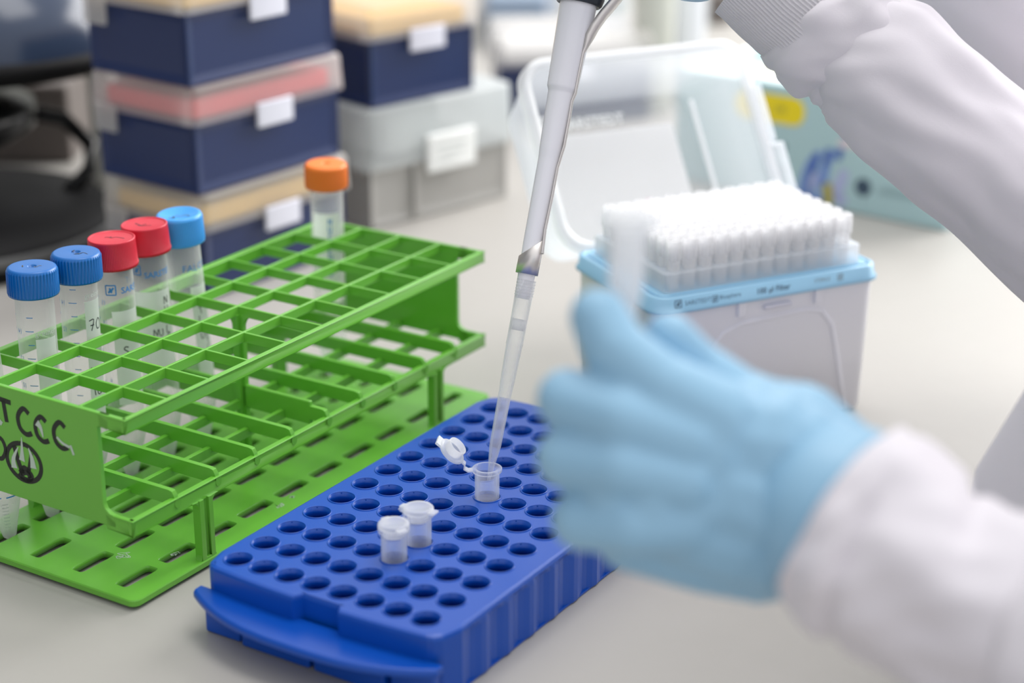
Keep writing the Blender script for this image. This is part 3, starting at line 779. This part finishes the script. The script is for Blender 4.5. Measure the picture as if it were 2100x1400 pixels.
# lid frame: x along the hinge, y up the opening plane, z away into the lid
LH, LD = 104.0, 50.0
b = MB()
R0 = rrect(-67, 67, 1, LH, 14, 8); R1 = rrect(-64, 64, 3, LH-3, 13, 8); R2 = rrect(-59, 59, 7, LH-7, 12, 8); R3 = rrect(-55, 55, 11, LH-11, 10, 8)
for (p0, z0), (p1, z1) in zip([(R0, 0), (R1, 20), (R2, LD-4)], [(R1, 20), (R2, LD-4), (R3, LD)]): taper_prism(b, p0, z0, p1, z1)
b.add([(x, y, LD) for x, y in R3], [tuple(range(len(R3)))])
b.xform(LM); lido = b.build('lid', 'lid_plastic', tb)
b = MB(); Ro = rrect(-69, 69, -1, LH+2, 15.5, 8); Ri = rrect(-64.5, 64.5, 3.5, LH-2.5, 13, 8); n = len(Ro)
taper_prism(b, Ro, -2, Ri, -2); taper_prism(b, Ro, -2, Ro, 6); taper_prism(b, Ri, -2, Ri, 3)
b.xform(LM); b.build('lid_rim', 'lid_edge', lido)
b = MB(); b.box(68, 77, 12, 44, -3, 6); b.box(68, 73, 44.5, 78, -3, 5); b.xform(LM); b.build('lid_side_step', 'lid_plastic', lido, bevel=1.5)
b = MB(); b.box(56, 58.5, 10, LH-14, LD-4, LD-2.5); b.xform(LM); b.build('lid_ridge', 'lid_edge', lido, bevel=.6)
b = MB(); b.prism(rrect(-54, 42, 10, 78, 2), LD-2.2, LD-1.4); b.xform(LM); sh = b.build('paper_label', 'paper_sheet', lido)
b = MB(); b.prism([(14+7*cos(a*.5), 30+6*sin(a*.5)) for a in range(13)], LD-2.7, LD-2.3); b.xform(LM); b.build('label_stamp', 'pink_print', sh)
t = MB()
lm = lambda u, v: tuple(LM @ Vector((u, v, LD-.7)))
logo(t, lm, -38, 80, 10); tm = text_mb('SARSTEDT', 8.5, lambda u, v: lm(u-26, v+82), bold=.2); t.add(tm.v, tm.f); t.build('lid_print', 'label_white', lido)
# 96 tips
proto = None
for j in range(8):
    for i in range(12):
        x = -BWd/2 + (i-5.5)*9.0; y = BD/2 + (j-3.5)*9.0
        if proto is None:
            t = MB().lathe([(.6, -34), (1.6, -18), (3.3, 8), (3.5, 10), (3.5, 12), (4.0, 12.3), (4.1, 21.5), (3.6, 22), (3.3, 21), (3.1, 12), (1.4, -18)], n=20)
            for k in range(6):
                a = k*pi/3; t.box(3.9*cos(a)-.35, 3.9*cos(a)+.35, 3.9*sin(a)-.35, 3.9*sin(a)+.35, 12, 19)
            o = t.build('pipette_tip', 'tip_white', None)
            proto = o
        else:
            o = proto.copy(); col.objects.link(o)
        c, s = cos(TB), sin(TB)
        o.location = (TP.x + (x*c-y*s)*K, TP.y + (x*s+y*c)*K, 0.0835)
        nth = ('second', 'third', 'fourth', 'fifth', 'sixth')
        where = 'leftmost' if i == 0 else 'rightmost' if i == 11 else nth[i-1] + ' from left' if i < 6 else nth[10-i] + ' from right'
        rown = 'front row' if j == 0 else 'back row' if j == 7 else nth[j-1] + ' row from front' if j < 4 else nth[6-j] + ' row from back'
        tag(o, 'filter tip ' + where + ', ' + rown + ' in tip box', 'pipette tip', 'filter tips in the open tip box')

# ================================================================ refill boxes, bin
def panel_body(x1, y1, z0, z1, m, parent, name='base', tp=1.5):
    me = MB().box(tp, x1-tp, tp, y1-tp, z0, z1)
    o = me.build(name, m, parent)
    bm = bmesh.new(); bm.from_mesh(o.data)
    side = [f for f in bm.faces if abs(f.normal.z) < .5]
    r = bmesh.ops.inset_individual(bm, faces=side, thickness=0.009)
    for f in side:
        nrm = f.normal.copy()
        for v in f.verts: v.co -= nrm*0.0022
    bm.to_mesh(o.data); bm.free()
    md = o.modifiers.new('bevel', 'BEVEL'); md.width = .0018; md.segments = 3; md.limit_method = 'ANGLE'
    return o
def shell(x0, x1, y0, y1, z0, z1, m, parent, name='lid', th=1.2, r=5):
    t = MB(); a = rrect(x0, x1, y0, y1, r, 4); b_ = rrect(x0+1, x1-1, y0+1, y1-1, r, 4)
    taper_prism(t, a, z0, b_, z1-1.5); c_ = rrect(x0+2.5, x1-2.5, y0+2.5, y1-2.5, r-1, 4); taper_prism(t, b_, z1-1.5, c_, z1)
    t.add([(x, y, z1) for x, y in c_], [tuple(range(len(c_)))])
    t.sm = [False]*len(t.sm)
    return t.build(name, m, parent)
def refill(label, loc, rz, tray, lx=127, ly=89, hb=44, hl=21.3, group='navy tip refill boxes'):
    r = empty('refill_box', label, 'tip box', loc, rz, group)
    panel_body(lx, ly, 0.3, hb, 'navy', r)
    shell(-1.5, lx+1.5, -1.5, ly+1.5, hb-1.0, hb+hl, 'frost', r)
    MB().box(6, lx-6, 6, ly-6, hb+.2, hb+12.5).build('tip_tray', tray, r, bevel=2)
    MB().prism(rrect(lx*.5-15, lx*.5+15, -4, -1.6, 1, 3), hb-11, hb+4).build('latch', 'tab_white', r, bevel=1)
    MB().box(-4, -1.6, ly-24, ly-5, hb-14, hb+3).build('side_clip', 'frost', r, bevel=1)
    return r
SA = radians(52.3); SP = Vector((-0.18508, 1.07842, 0)); TH = 0.0655
def sp(dx, dy, z):
    c, s = cos(SA), sin(SA); return (SP.x+(dx*c-dy*s)*K, SP.y+(dx*s+dy*c)*K, z)
refill('navy tip box with yellow tray at the foot of the tall stack', sp(4, 0, 0), SA, 'tray_yellow')
refill('navy tip box with red tray under its lid, in the middle of the tall stack', sp(1, 0, TH), SA, 'tray_red')
refill('navy tip box with yellow tray, topmost of the tall stack', sp(-2, -1, 2*TH), SA, 'tray_yellow')
BG = radians(42.9); BP = Vector((-0.0945, 1.2239, 0))
gb = empty('storage_box', 'grey plastic box with frosted lid and white label clip', 'box', BP, BG)
panel_body(128, 89, 0.3, 43, 'bin_grey', gb)
MB().box(38, 42, -1, 2, 4, 40).build('rib', 'bin_grey', gb, bevel=.5)
lo = shell(-2, 130, -2, 91, 41, 82.5, 'frost_grey', gb, r=6)
MB().box(20, 70, 8, 80, 45, 78).build('contents', 'label_white', gb, bevel=4)
lb = MB().prism(rrect(46, 89, -7, -2.2, 1.5, 3), 33, 59).build('label_clip', 'label_white', gb, bevel=2)
t = MB()
for k, (a0, a1) in enumerate(((52, 80), (56, 78), (54, 70))): stroke(t, [(a0, 50-5*k), ((a0+a1)/2, 50.3-5*k), (a1, 50-5*k)], 1.5, lambda u, v: (u, -7.1, v))
t.build('label_lines', 'label_text', lb)
refill('navy tip box with yellow tray sitting on the grey box', (BP.x+.002, BP.y+.001, .0827), BG, 'tray_yellow', lx=94, ly=112, hb=46, hl=22)

# ================================================================ glove carton
CA = radians(142.1)
cb = empty('glove_carton', 'teal glove carton with a yellow pill label and a printed gloved hand', 'box', (0.2915, 1.22386, 0), CA)
CL, CD, CH = 218, 112, 82
MB().box(0, CL, -CD, 0, 0.3, CH).swap(lambda v: v).build('carton_body', 'carton', cb, bevel=1.2)
# local frame: x runs left along the face, the camera side is +y
def fc(u, v): return (u, 0.15, v)
def fc2(u, v): return (u, 0.28, v)
t = MB(); MB().prism([(x, z) for x, z in rrect(112, 168, 54.5, 74.5, 9)], 0, .2).swap(lambda v: (v[0], v[2]+.05, v[1])).build('yellow_panel', 'carton_yellow', cb)
t = MB()
for u in (128, 130.5, 133, 136, 146, 149, 151.5): stroke(t, [(u, 61), (u-.6, 65), (u, 68)], 1.0, fc2, 2)
for u in (129, 148): stroke(t, [(u-2, 64.5), (u+3, 64.5)], 1.0, fc2, 2)
t.build('yellow_panel_print', 'carton_olive', cb)
t = MB()
for c0, m_, prims in (('gloved_hand_print', 'carton_blue', [[(110, 6), (108, 22), (104, 34)], [(103, 10), (103, 26), (98, 40)], [(96, 14), (93, 30), (88, 42)], [(108, 4), (90, 8)]]),):
    for p_ in prims: stroke(t, p_, lambda x: 9*(1-.5*x), fc)
t.build('gloved_hand_print', 'carton_blue', cb)
t = MB()
stroke(t, [(92, 8), (82, 18), (78, 30)], lambda x: 13*(1-.5*x), fc); stroke(t, [(104, 12), (100, 24)], 5, fc2); stroke(t, [(84, 6), (76, 10)], 8, fc)
t.build('pale_glove_print', 'carton_pale', cb)
t = MB()
for p_ in ([(104, 24), (101, 38)], [(94, 30), (91, 43)], [(84, 36), (82, 45)], [(80, 52), (76, 58)]): stroke(t, p_, 4.5, lambda u, v: (u, .35, v))
t.build('fingertip_print', 'carton_deep', cb)
t = MB(); stroke(t, [(90, 2), (90, 10), (91, 18)], 7, lambda u, v: (u, .42, v)); t.build('yellow_stripe_print', 'carton_olive', cb)
t = MB(); stroke(t, [(84, 47), (72, 50), (60, 48)], 7, fc); t.build('sleeve_print', 'carton_skin', cb)
t = MB(); t.lathe([(6.2, 0), (6.2, .3)], n=24, cap1=True, cap0=True).swap(lambda v: (63.5+v[0], v[2]+.05, 20+v[1])).build('round_emblem', 'carton_dark', cb)
t = MB()
for k in range(9): stroke(t, [(50-k*4, 16.5), (50-k*4, 23 + (2 if k in (2, 6) else 0))], 1.6, fc, 2)
stroke(t, [(50, 19.5), (16, 19.5)], 1.2, fc2)
t.build('maker_name', 'carton_grey', cb)
t = MB()
for v in (38, 20):
    for k in range(3): stroke(t, [(127+3.4*k, v-3), (127+3.4*k, v+3)], 1.8, fc, 2)
    stroke(t, [(125, v), (136, v)], 1.4, fc2, 2)
t.build('size_marks', 'carton_dark', cb)
MB().prism(rrect(2, CL-2, -CD+2, -2, 2), CH, CH+.3).build('top_panel', 'carton_top', cb)
t = MB(); ft = flat(CH+.45)
stroke(t, [(150, -34), (176, -36)], 14, ft); t.build('top_yellow_print', 'carton_olive', cb)
t = MB(); stroke(t, [(128, -30), (142, -34)], 14, ft); t.build('top_blue_print', 'carton_deep', cb)
t = MB(); stroke(t, [(100, -78), (200, -78)], 40, ft); t.build('top_teal_print', 'carton_teal', cb)

# ================================================================ things at the back of the bench
g = ground(1008, 262); bx = refill('navy tip box seen through the open clear lid, far behind the pipette', (g.x+.004, g.y+.02, 0), radians(4), 'paper', hb=46, hl=24)
def bottle(name, label, px_, py_, r, h, m, capm, group=None, loc=None):
    p_ = ground(px_, py_); q = empty(name, label, 'bottle', (p_.x, p_.y, 0), 0, group)
    MB().lathe([(.01, .3), (r*.92, .3), (r, 2), (r, h*.78), (r*.9, h*.84), (r*.45, h*.9), (r*.42, h*.93)], n=36).build('body', m, q)
    MB().lathe([(r*.5, h*.92), (r*.5, h), (.01, h)], n=30).build('cap', capm, q)
    return q
bottle('reagent_bottle', 'tall pale grey-green bottle behind the open clear lid', 1337, 225, 17, 190, 'off_white', 'off_white')
bottle('squeeze_bottle', 'tall bright white bottle just right of a grey-green one', 1403, 205, 16, 190, 'white_gloss', 'white_gloss')
def carton(name, label, x0, x1, ypix, depth, h, m, cat='box'):
    a = ground(x0, ypix); b_ = ground(x1, ypix)
    o = MB().box(a.x/K, b_.x/K, a.y/K, a.y/K+depth, .3, h).build(name, m, bevel=3)
    # origin at the base
    me = o.data; c = Vector((a.x, a.y, 0))
    me.transform(Matrix.Translation(-c)); o.location = c
    return tag(o, label, cat)
carton('freezer_box', 'blurred blue-grey box behind the navy boxes, left of the pipette', 1000, 1120, 100, 120, 50, 'smoke_blue')
carton('white_carton', 'blurred bright white carton at the back edge, left of the pipette', 985, 1150, 52, 90, 60, 'white_gloss')
carton('pale_carton', 'blurred pale carton at the back, between pipette and grey-green bottle', 1170, 1290, 60, 100, 60, 'frost_grey')
carton('pale_blue_box', 'blurred pale blue box low behind the pipette ejector arm', 1195, 1290, 118, 90, 22, 'smoke_blue')
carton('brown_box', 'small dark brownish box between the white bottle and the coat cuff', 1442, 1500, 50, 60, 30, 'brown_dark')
carton('clear_beaker_box', 'grey translucent box right of the bright white bottle', 1418, 1450, 75, 30, 46, 'frost_grey')

carton('bench_shade_box', 'added brown-grey box standing for shaded bench behind the domed instrument at the far left', -260, 150, 335, 160, 60, 'brown_dark')  # added dark box: its brown stands in for shade on the bench
# ---- dark domed instrument at the left
dm = empty('domed_instrument', 'dark instrument with glossy blue-grey hood on a round black foot', 'lab instrument', (-0.372, 1.205, 0))
MB().lathe([(.01, .3), (108, .3), (110, 4), (110, 16), (104, 22), (60, 26), (.01, 27)], n=64).build('foot', 'black_matt', dm)
MB().lathe([(109.8, 9), (111.5, 10), (111.5, 15), (109.5, 17)], n=64).build('foot_ring', 'ring_grey', dm)
t = MB(); t.tube([Vector(p_) for p_ in ((72, 40, 22), (84, 52, 34), (84, 60, 50), (66, 66, 66), (34, 60, 74), (0, 40, 80))], 5.5, 14); t.build('stand', 'black_plastic', dm)
t = MB(); t.lathe([(.01, 62), (62, 62), (74, 70), (74, 84), (40, 92), (.01, 92)], cx=-20, cy=30, n=48); t.build('arm_block', 'black_plastic', dm)
t = MB(); t.lathe([(.01, 108), (104, 108), (116, 114), (118, 122), (108, 126), (.01, 126)], cx=10, cy=70, n=64); t.build('hood_rim', 'black_matt', dm)
t = MB(); t.lathe([(112, 124), (110, 136), (98, 156), (74, 176), (40, 190), (.01, 194)], cx=10, cy=70, n=64); t.build('hood', 'hood', dm)
t = MB(); t.box(76, 90, 96, 112, .3, 110); t.build('column', 'off_white', dm, bevel=3)
t = MB(); t.box(94, 124, 110, 140, 20, 106); t.build('motor_block', 'black_matt', dm, bevel=4)
t = MB(); t.prism([(106+12*cos(a*pi/8), 48+5*sin(a*pi/8)) for a in range(16)], 122, 148); t.build('hood_knob', 'white_gloss', dm, bevel=3)
carton('white_tray', 'bright white tray at the top left behind the domed instrument', -40, 118, 42, 80, 14, 'white_gloss', 'tray')
carton('beige_box', 'blurred beige box between the white tray and the tall navy stack', 126, 186, 44, 60, 36, 'off_white')
cable = MB().tube([Vector((-330, 1290, 4)), Vector((-300, 1330, 4)), Vector((-262, 1345, 4)), Vector((-236, 1325, 4)), Vector((-222, 1280, 4)), Vector((-232, 1262, 4))], 4, 10).build('power_cable', 'black_matt')
tag(cable, 'thick black cable lying on the bench beside the tall navy stack', 'cable')

# ================================================================ the person
per = empty('person', 'person in a white lab coat and blue gloves, holding a pipette and a small tube', 'person', (0.0, 0.0, 0))
def blobs(name, m, chains, parent, voxel=1.3, smooth=6):
    """one continuous skin over chains of (point, radius mm)"""
    bm = bmesh.new()
    for ch in chains:
        for (p0, r0_), (p1, r1_) in zip(ch, ch[1:]):
            L_ = (p1-p0).length/K; k = max(2, int(L_/(min(r0_, r1_)*.35)))
            for q in range(k+1):
                t_ = q/k; r_ = r0_ + (r1_-r0_)*t_
                bmesh.ops.create_icosphere(bm, subdivisions=2, radius=r_*K, matrix=Matrix.Translation(p0.lerp(p1, t_)))
    me = bpy.data.meshes.new(name); bm.to_mesh(me); bm.free()
    o = bpy.data.objects.new(name, me); col.objects.link(o); me.materials.append(MATS[m])
    r = o.modifiers.new('skin', 'REMESH'); r.mode = 'VOXEL'; r.voxel_size = voxel*K; r.use_smooth_shade = True
    s = o.modifiers.new('soft', 'SMOOTH'); s.factor = .6; s.iterations = smooth
    o.parent = parent
    return o
D = 0.54
def h(px_, py_, dd=0.0): return at(px_, py_, D+dd)
fingers = [
 [(h(1470, 860, .004), 13), (h(1350, 790, .0), 10.6), (h(1258, 712, .0), 9.6), (h(1228, 650, .002), 8.8)],            # index, up to the tube
 [(h(1410, 905, .0), 11), (h(1270, 855, -.004), 9.8), (h(1165, 820, .004), 9.6), (h(1172, 835, .026), 9), (h(1260, 850, .04), 8.0)],
 [(h(1400, 985, .0), 11), (h(1270, 955, -.004), 9.6), (h(1162, 940, .004), 9.4), (h(1172, 945, .026), 9), (h(1260, 950, .04), 8.0)],
 [(h(1400, 1065, .004), 11), (h(1290, 1072, .0), 9.8), (h(1192, 1066, .006), 9.2), (h(1200, 1062, .026), 8.6), (h(1270, 1050, .038), 7.6)],
 [(h(1600, 885, .02), 15), (h(1510, 832, .022), 12), (h(1425, 755, .02), 9.2), (h(1372, 690, .014), 7.6)],            # thumb
]
palm = [
 [(h(1440, 890, .010), 16), (h(1560, 920, .012), 20), (h(1660, 985, .014), 21), (h(1760, 1060, .014), 18)],
 [(h(1420, 980, .010), 17), (h(1560, 1020, .012), 21), (h(1680, 1060, .012), 21)],
 [(h(1400, 1065, .012), 15), (h(1520, 1085, .014), 18), (h(1640, 1110, .014), 18.5), (h(1740, 1110, .014), 17)],
 [(h(1290, 1105, .016), 10), (h(1450, 1130, .018), 13), (h(1560, 1150, .018), 13)],
 [(h(1262, 880, .001), 9), (h(1450, 930, .005), 14)], [(h(1255, 1008, .001), 9), (h(1450, 1020, .007), 14)], [(h(1310, 812, .001), 9.5), (h(1470, 880, .005), 14)],
 [(h(1300, 930, .0), 10), (h(1330, 1020, .0), 10), (h(1340, 1070, .002), 10)],
 [(h(1270, 900, .03), 14), (h(1270, 1000, .03), 14), (h(1400, 960, .03), 18)],
 [(h(1500, 860, .02), 14), (h(1640, 880, .02), 14.5), (h(1740, 945, .018), 12)],
]
blobs('left_glove', 'glove', fingers+palm, per, voxel=1.1, smooth=3)
t = MB()   # rolled cuff of the glove over the wrist
ce = at(1715, 1054, .546); ad = (at(1890, 1168, .538)-at(1728, 1064, .546)).normalized()
t.sweep([(ce + ad*q)/K for q in (-.022, -.012, -.004, .003)], lambda i, t_: [((19+8.4*min(1, t_*1.4))*cos(2*pi*k/40)*1.0, (19+8.4*min(1, t_*1.4))*sin(2*pi*k/40)) for k in range(40)], caps=False)
gc = t.build('glove_cuff', 'glove', per, solid=.6)
# held microtube, standing up between finger and thumb
hp = at(1290, 455, D+.004)
mh = mt('blurred clear microtube pinched upright between the gloved fingers', hp, None); micro_body(mh, 'micro_frosted'); closed_lid(mh, radians(-20))
mh.rotation_euler = (0, radians(2), radians(30))
# sleeves: cloth tubes with folds
def sleeve(name, m, path, fold=2.0, seed=0, n=96, rows=90, ribs=0, ph=0.0, caps=False, creases=()):
    P = [Vector(p_) for p_, r_ in path]; R = [r_ for p_, r_ in path]; N = len(P)
    def sp_(A, t_):
        f_ = t_*(N-1); i = min(int(f_), N-2); u = f_-i
        a, b_, c_, d_ = A[max(i-1, 0)], A[i], A[i+1], A[min(i+2, N-1)]
        return 0.5*((2*b_) + (c_-a)*u + (2*a-5*b_+4*c_-d_)*u*u + (3*b_-a-3*c_+d_)*u*u*u)
    pts = [sp_(P, k/rows)/K for k in range(rows+1)]
    def prof(i, t_):
        r_ = sp_(R, t_); o_ = []
        for k in range(n):
            a = 2*pi*k/n
            q = noise.noise(Vector((cos(a)*1.6+seed, sin(a)*1.6, t_*5.0+seed)))*fold + noise.noise(Vector((cos(a)*3+seed, sin(a)*3-t_*6, t_*9)))*fold*.45
            for (tc_, ac, wd, dp) in creases:
                q -= dp*math.exp(-((t_-tc_-.06*sin(a-ac))/wd)**2)*max(0, cos(a-ac))**.6
            rr = r_ + q
            if ribs: rr += 0.42*cos(a*ribs)
            o_.append((rr*cos(a), rr*sin(a)))
        return o_
    t = MB(); t.sweep(pts, prof, caps=caps); return t.build(name, m, per, solid=1.0)
DS = .822
sleeve('right_knit_cuff', 'knit', [(at(1548, -76, DS), 26.5), (at(1600, -33, DS), 27.5), (at(1650, 12, DS), 27.5), (at(1690, 46, DS), 28)], fold=.5, seed=2, n=880, rows=20, ribs=104)
sleeve('right_sleeve', 'coat', [(at(1668, 20, DS), 28), (at(1690, 45, DS), 31), (at(1725, 78, DS), 31), (at(1760, 108, DS), 28.5), (at(1780, 126, DS), 27.5), (at(1796, 140, DS-.002), 32), (at(1860, 198, DS-.004), 32.5), (at(1950, 275, DS-.008), 31), (at(2060, 365, DS-.012), 31), (at(2200, 480, DS-.02), 34), (at(2420, 620, DS-.02), 42)],
       fold=4.2, seed=5, creases=[(.30, radians(-60), .02, 3.5), (.12, radians(-90), .02, 2.0)])
sleeve('right_upper_sleeve', 'coat', [(at(2500, 700, .86), 42), (at(2480, 560, .88), 46), (at(2330, 260, .90), 50), (at(2120, 20, .90), 48), (at(1960, -180, .92), 52), (Vector((.27, .86, .35)), 54), (Vector((.33, .76, .43)), 58), (Vector((.40, .69, .48)), 66)], fold=4, seed=11)
sleeve('left_sleeve', 'coat', [(at(1730, 1064, .545), 28.5), (at(1745, 1074, .544), 30.5), (at(1800, 1110, .541), 30.5), (at(1890, 1168, .536), 30), (at(2010, 1245, .53), 30.5), (at(2180, 1330, .52), 34), (at(2450, 1400, .50), 42), (at(2700, 1340, .6), 50)],
       fold=3.2, seed=21, creases=[(.42, radians(40), .03, 4), (.3, radians(200), .03, 3)])
# coat body hanging over the bench edge, torso inside
t = MB(); rows_ = []
for z, cx_, cy_, rx, ry in ((28, 352, 640, 150, 90), (45, 350, 640, 176, 100), (80, 350, 640, 174, 102), (130, 372, 640, 176, 106), (220, 395, 640, 178, 110), (340, 415, 650, 185, 115), (470, 425, 660, 190, 112), (560, 425, 665, 150, 90), (600, 425, 668, 70, 60)):
    rows_.append([(cx_+rx*cos(2*pi*k/60)*(1+.03*noise.noise(Vector((cos(k/9.5)*3, sin(k/9.5)*3, z/90)))), cy_+ry*sin(2*pi*k/60)*(1+.05*noise.noise(Vector((cos(k/9.5)*4, 5, z/120)))), z) for k in range(60)])
vs = [v for r_ in rows_ for v in r_]
t.add(vs, [(i*60+k, i*60+(k+1) % 60, (i+1)*60+(k+1) % 60, (i+1)*60+k) for i in range(len(rows_)-1) for k in range(60)], True)
t.build('coat_body', 'coat', per, solid=1.5)
# body inside the clothes: one continuous skin
RW = at(1560, -70, DS)
chains = [
 [(Vector((.43, .66, .30)), 85), (Vector((.43, .66, .48)), 95), (Vector((.425, .668, .60)), 48), (Vector((.425, .668, .66)), 46)],
 [(Vector((.42, .67, .48)), 50), (Vector((.37, .70, .46)), 40), (Vector((.29, .83, .37)), 36), (at(1960, -180, .92), 34), (at(2120, 20, .90), 32), (at(2330, 260, .90), 32), (at(2470, 560, .875), 28), (at(2420, 620, DS-.01), 28), (at(2200, 480, DS-.018), 25), (at(2060, 365, DS-.012), 24), (at(1860, 198, DS), 24), (at(1690, 46, DS), 21), (RW, 18), (at(1500, -120, DS), 18)],
 [(Vector((.43, .62, .44)), 50), (at(2700, 1340, .6), 34), (at(2450, 1400, .50), 30), (at(2180, 1330, .52), 24), (at(2010, 1245, .53), 21), (at(1890, 1168, .536), 20), (at(1728, 1066, .545), 20)],
]
blobs('body', 'skin', chains, per, voxel=4, smooth=4)
# right glove round the pipette handle, above the frame
HX = lambda y, off=0, dd=0: at(1186 + (10-y)*.176 + off, y, DP+dd)
rg = [
 [(at(1500, -118, DS), 22), (at(1430, -120, DS), 22), (at(1370, -150, DS), 21), (at(1350, -230, DS), 21), (at(1370, -320, DS), 18)],
 [(at(1432, -62, DS), 14.6), (at(1408, -60, DS-.002), 13.5)],
 [(at(1350, -110, DS-.01), 10), (HX(-110, 30, -.022), 9), (HX(-105, -45, -.018), 8.5), (HX(-105, -70, .004), 8), (HX(-105, -40, .02), 7.5)],
 [(at(1350, -190, DS-.01), 10), (HX(-190, 30, -.022), 9.2), (HX(-185, -45, -.018), 8.8), (HX(-185, -70, .004), 8), (HX(-185, -40, .02), 7.5)],
 [(at(1360, -270, DS-.01), 10), (HX(-270, 30, -.022), 9.2), (HX(-265, -45, -.018), 8.8), (HX(-265, -70, .004), 8), (HX(-265, -40, .02), 7.5)],
 [(at(1370, -345, DS-.01), 10), (HX(-345, 30, -.022), 9), (HX(-340, -45, -.018), 8.5), (HX(-340, -70, .004), 8), (HX(-340, -40, .02), 7.5)],
 [(at(1370, -320, DS), 14), (at(1370, -420, DS), 11), (HX(-500, 30, 0), 9.5), (HX(-545, 0, 0), 8.5)],
]
blobs('right_glove', 'glove', rg, per, voxel=1.6)
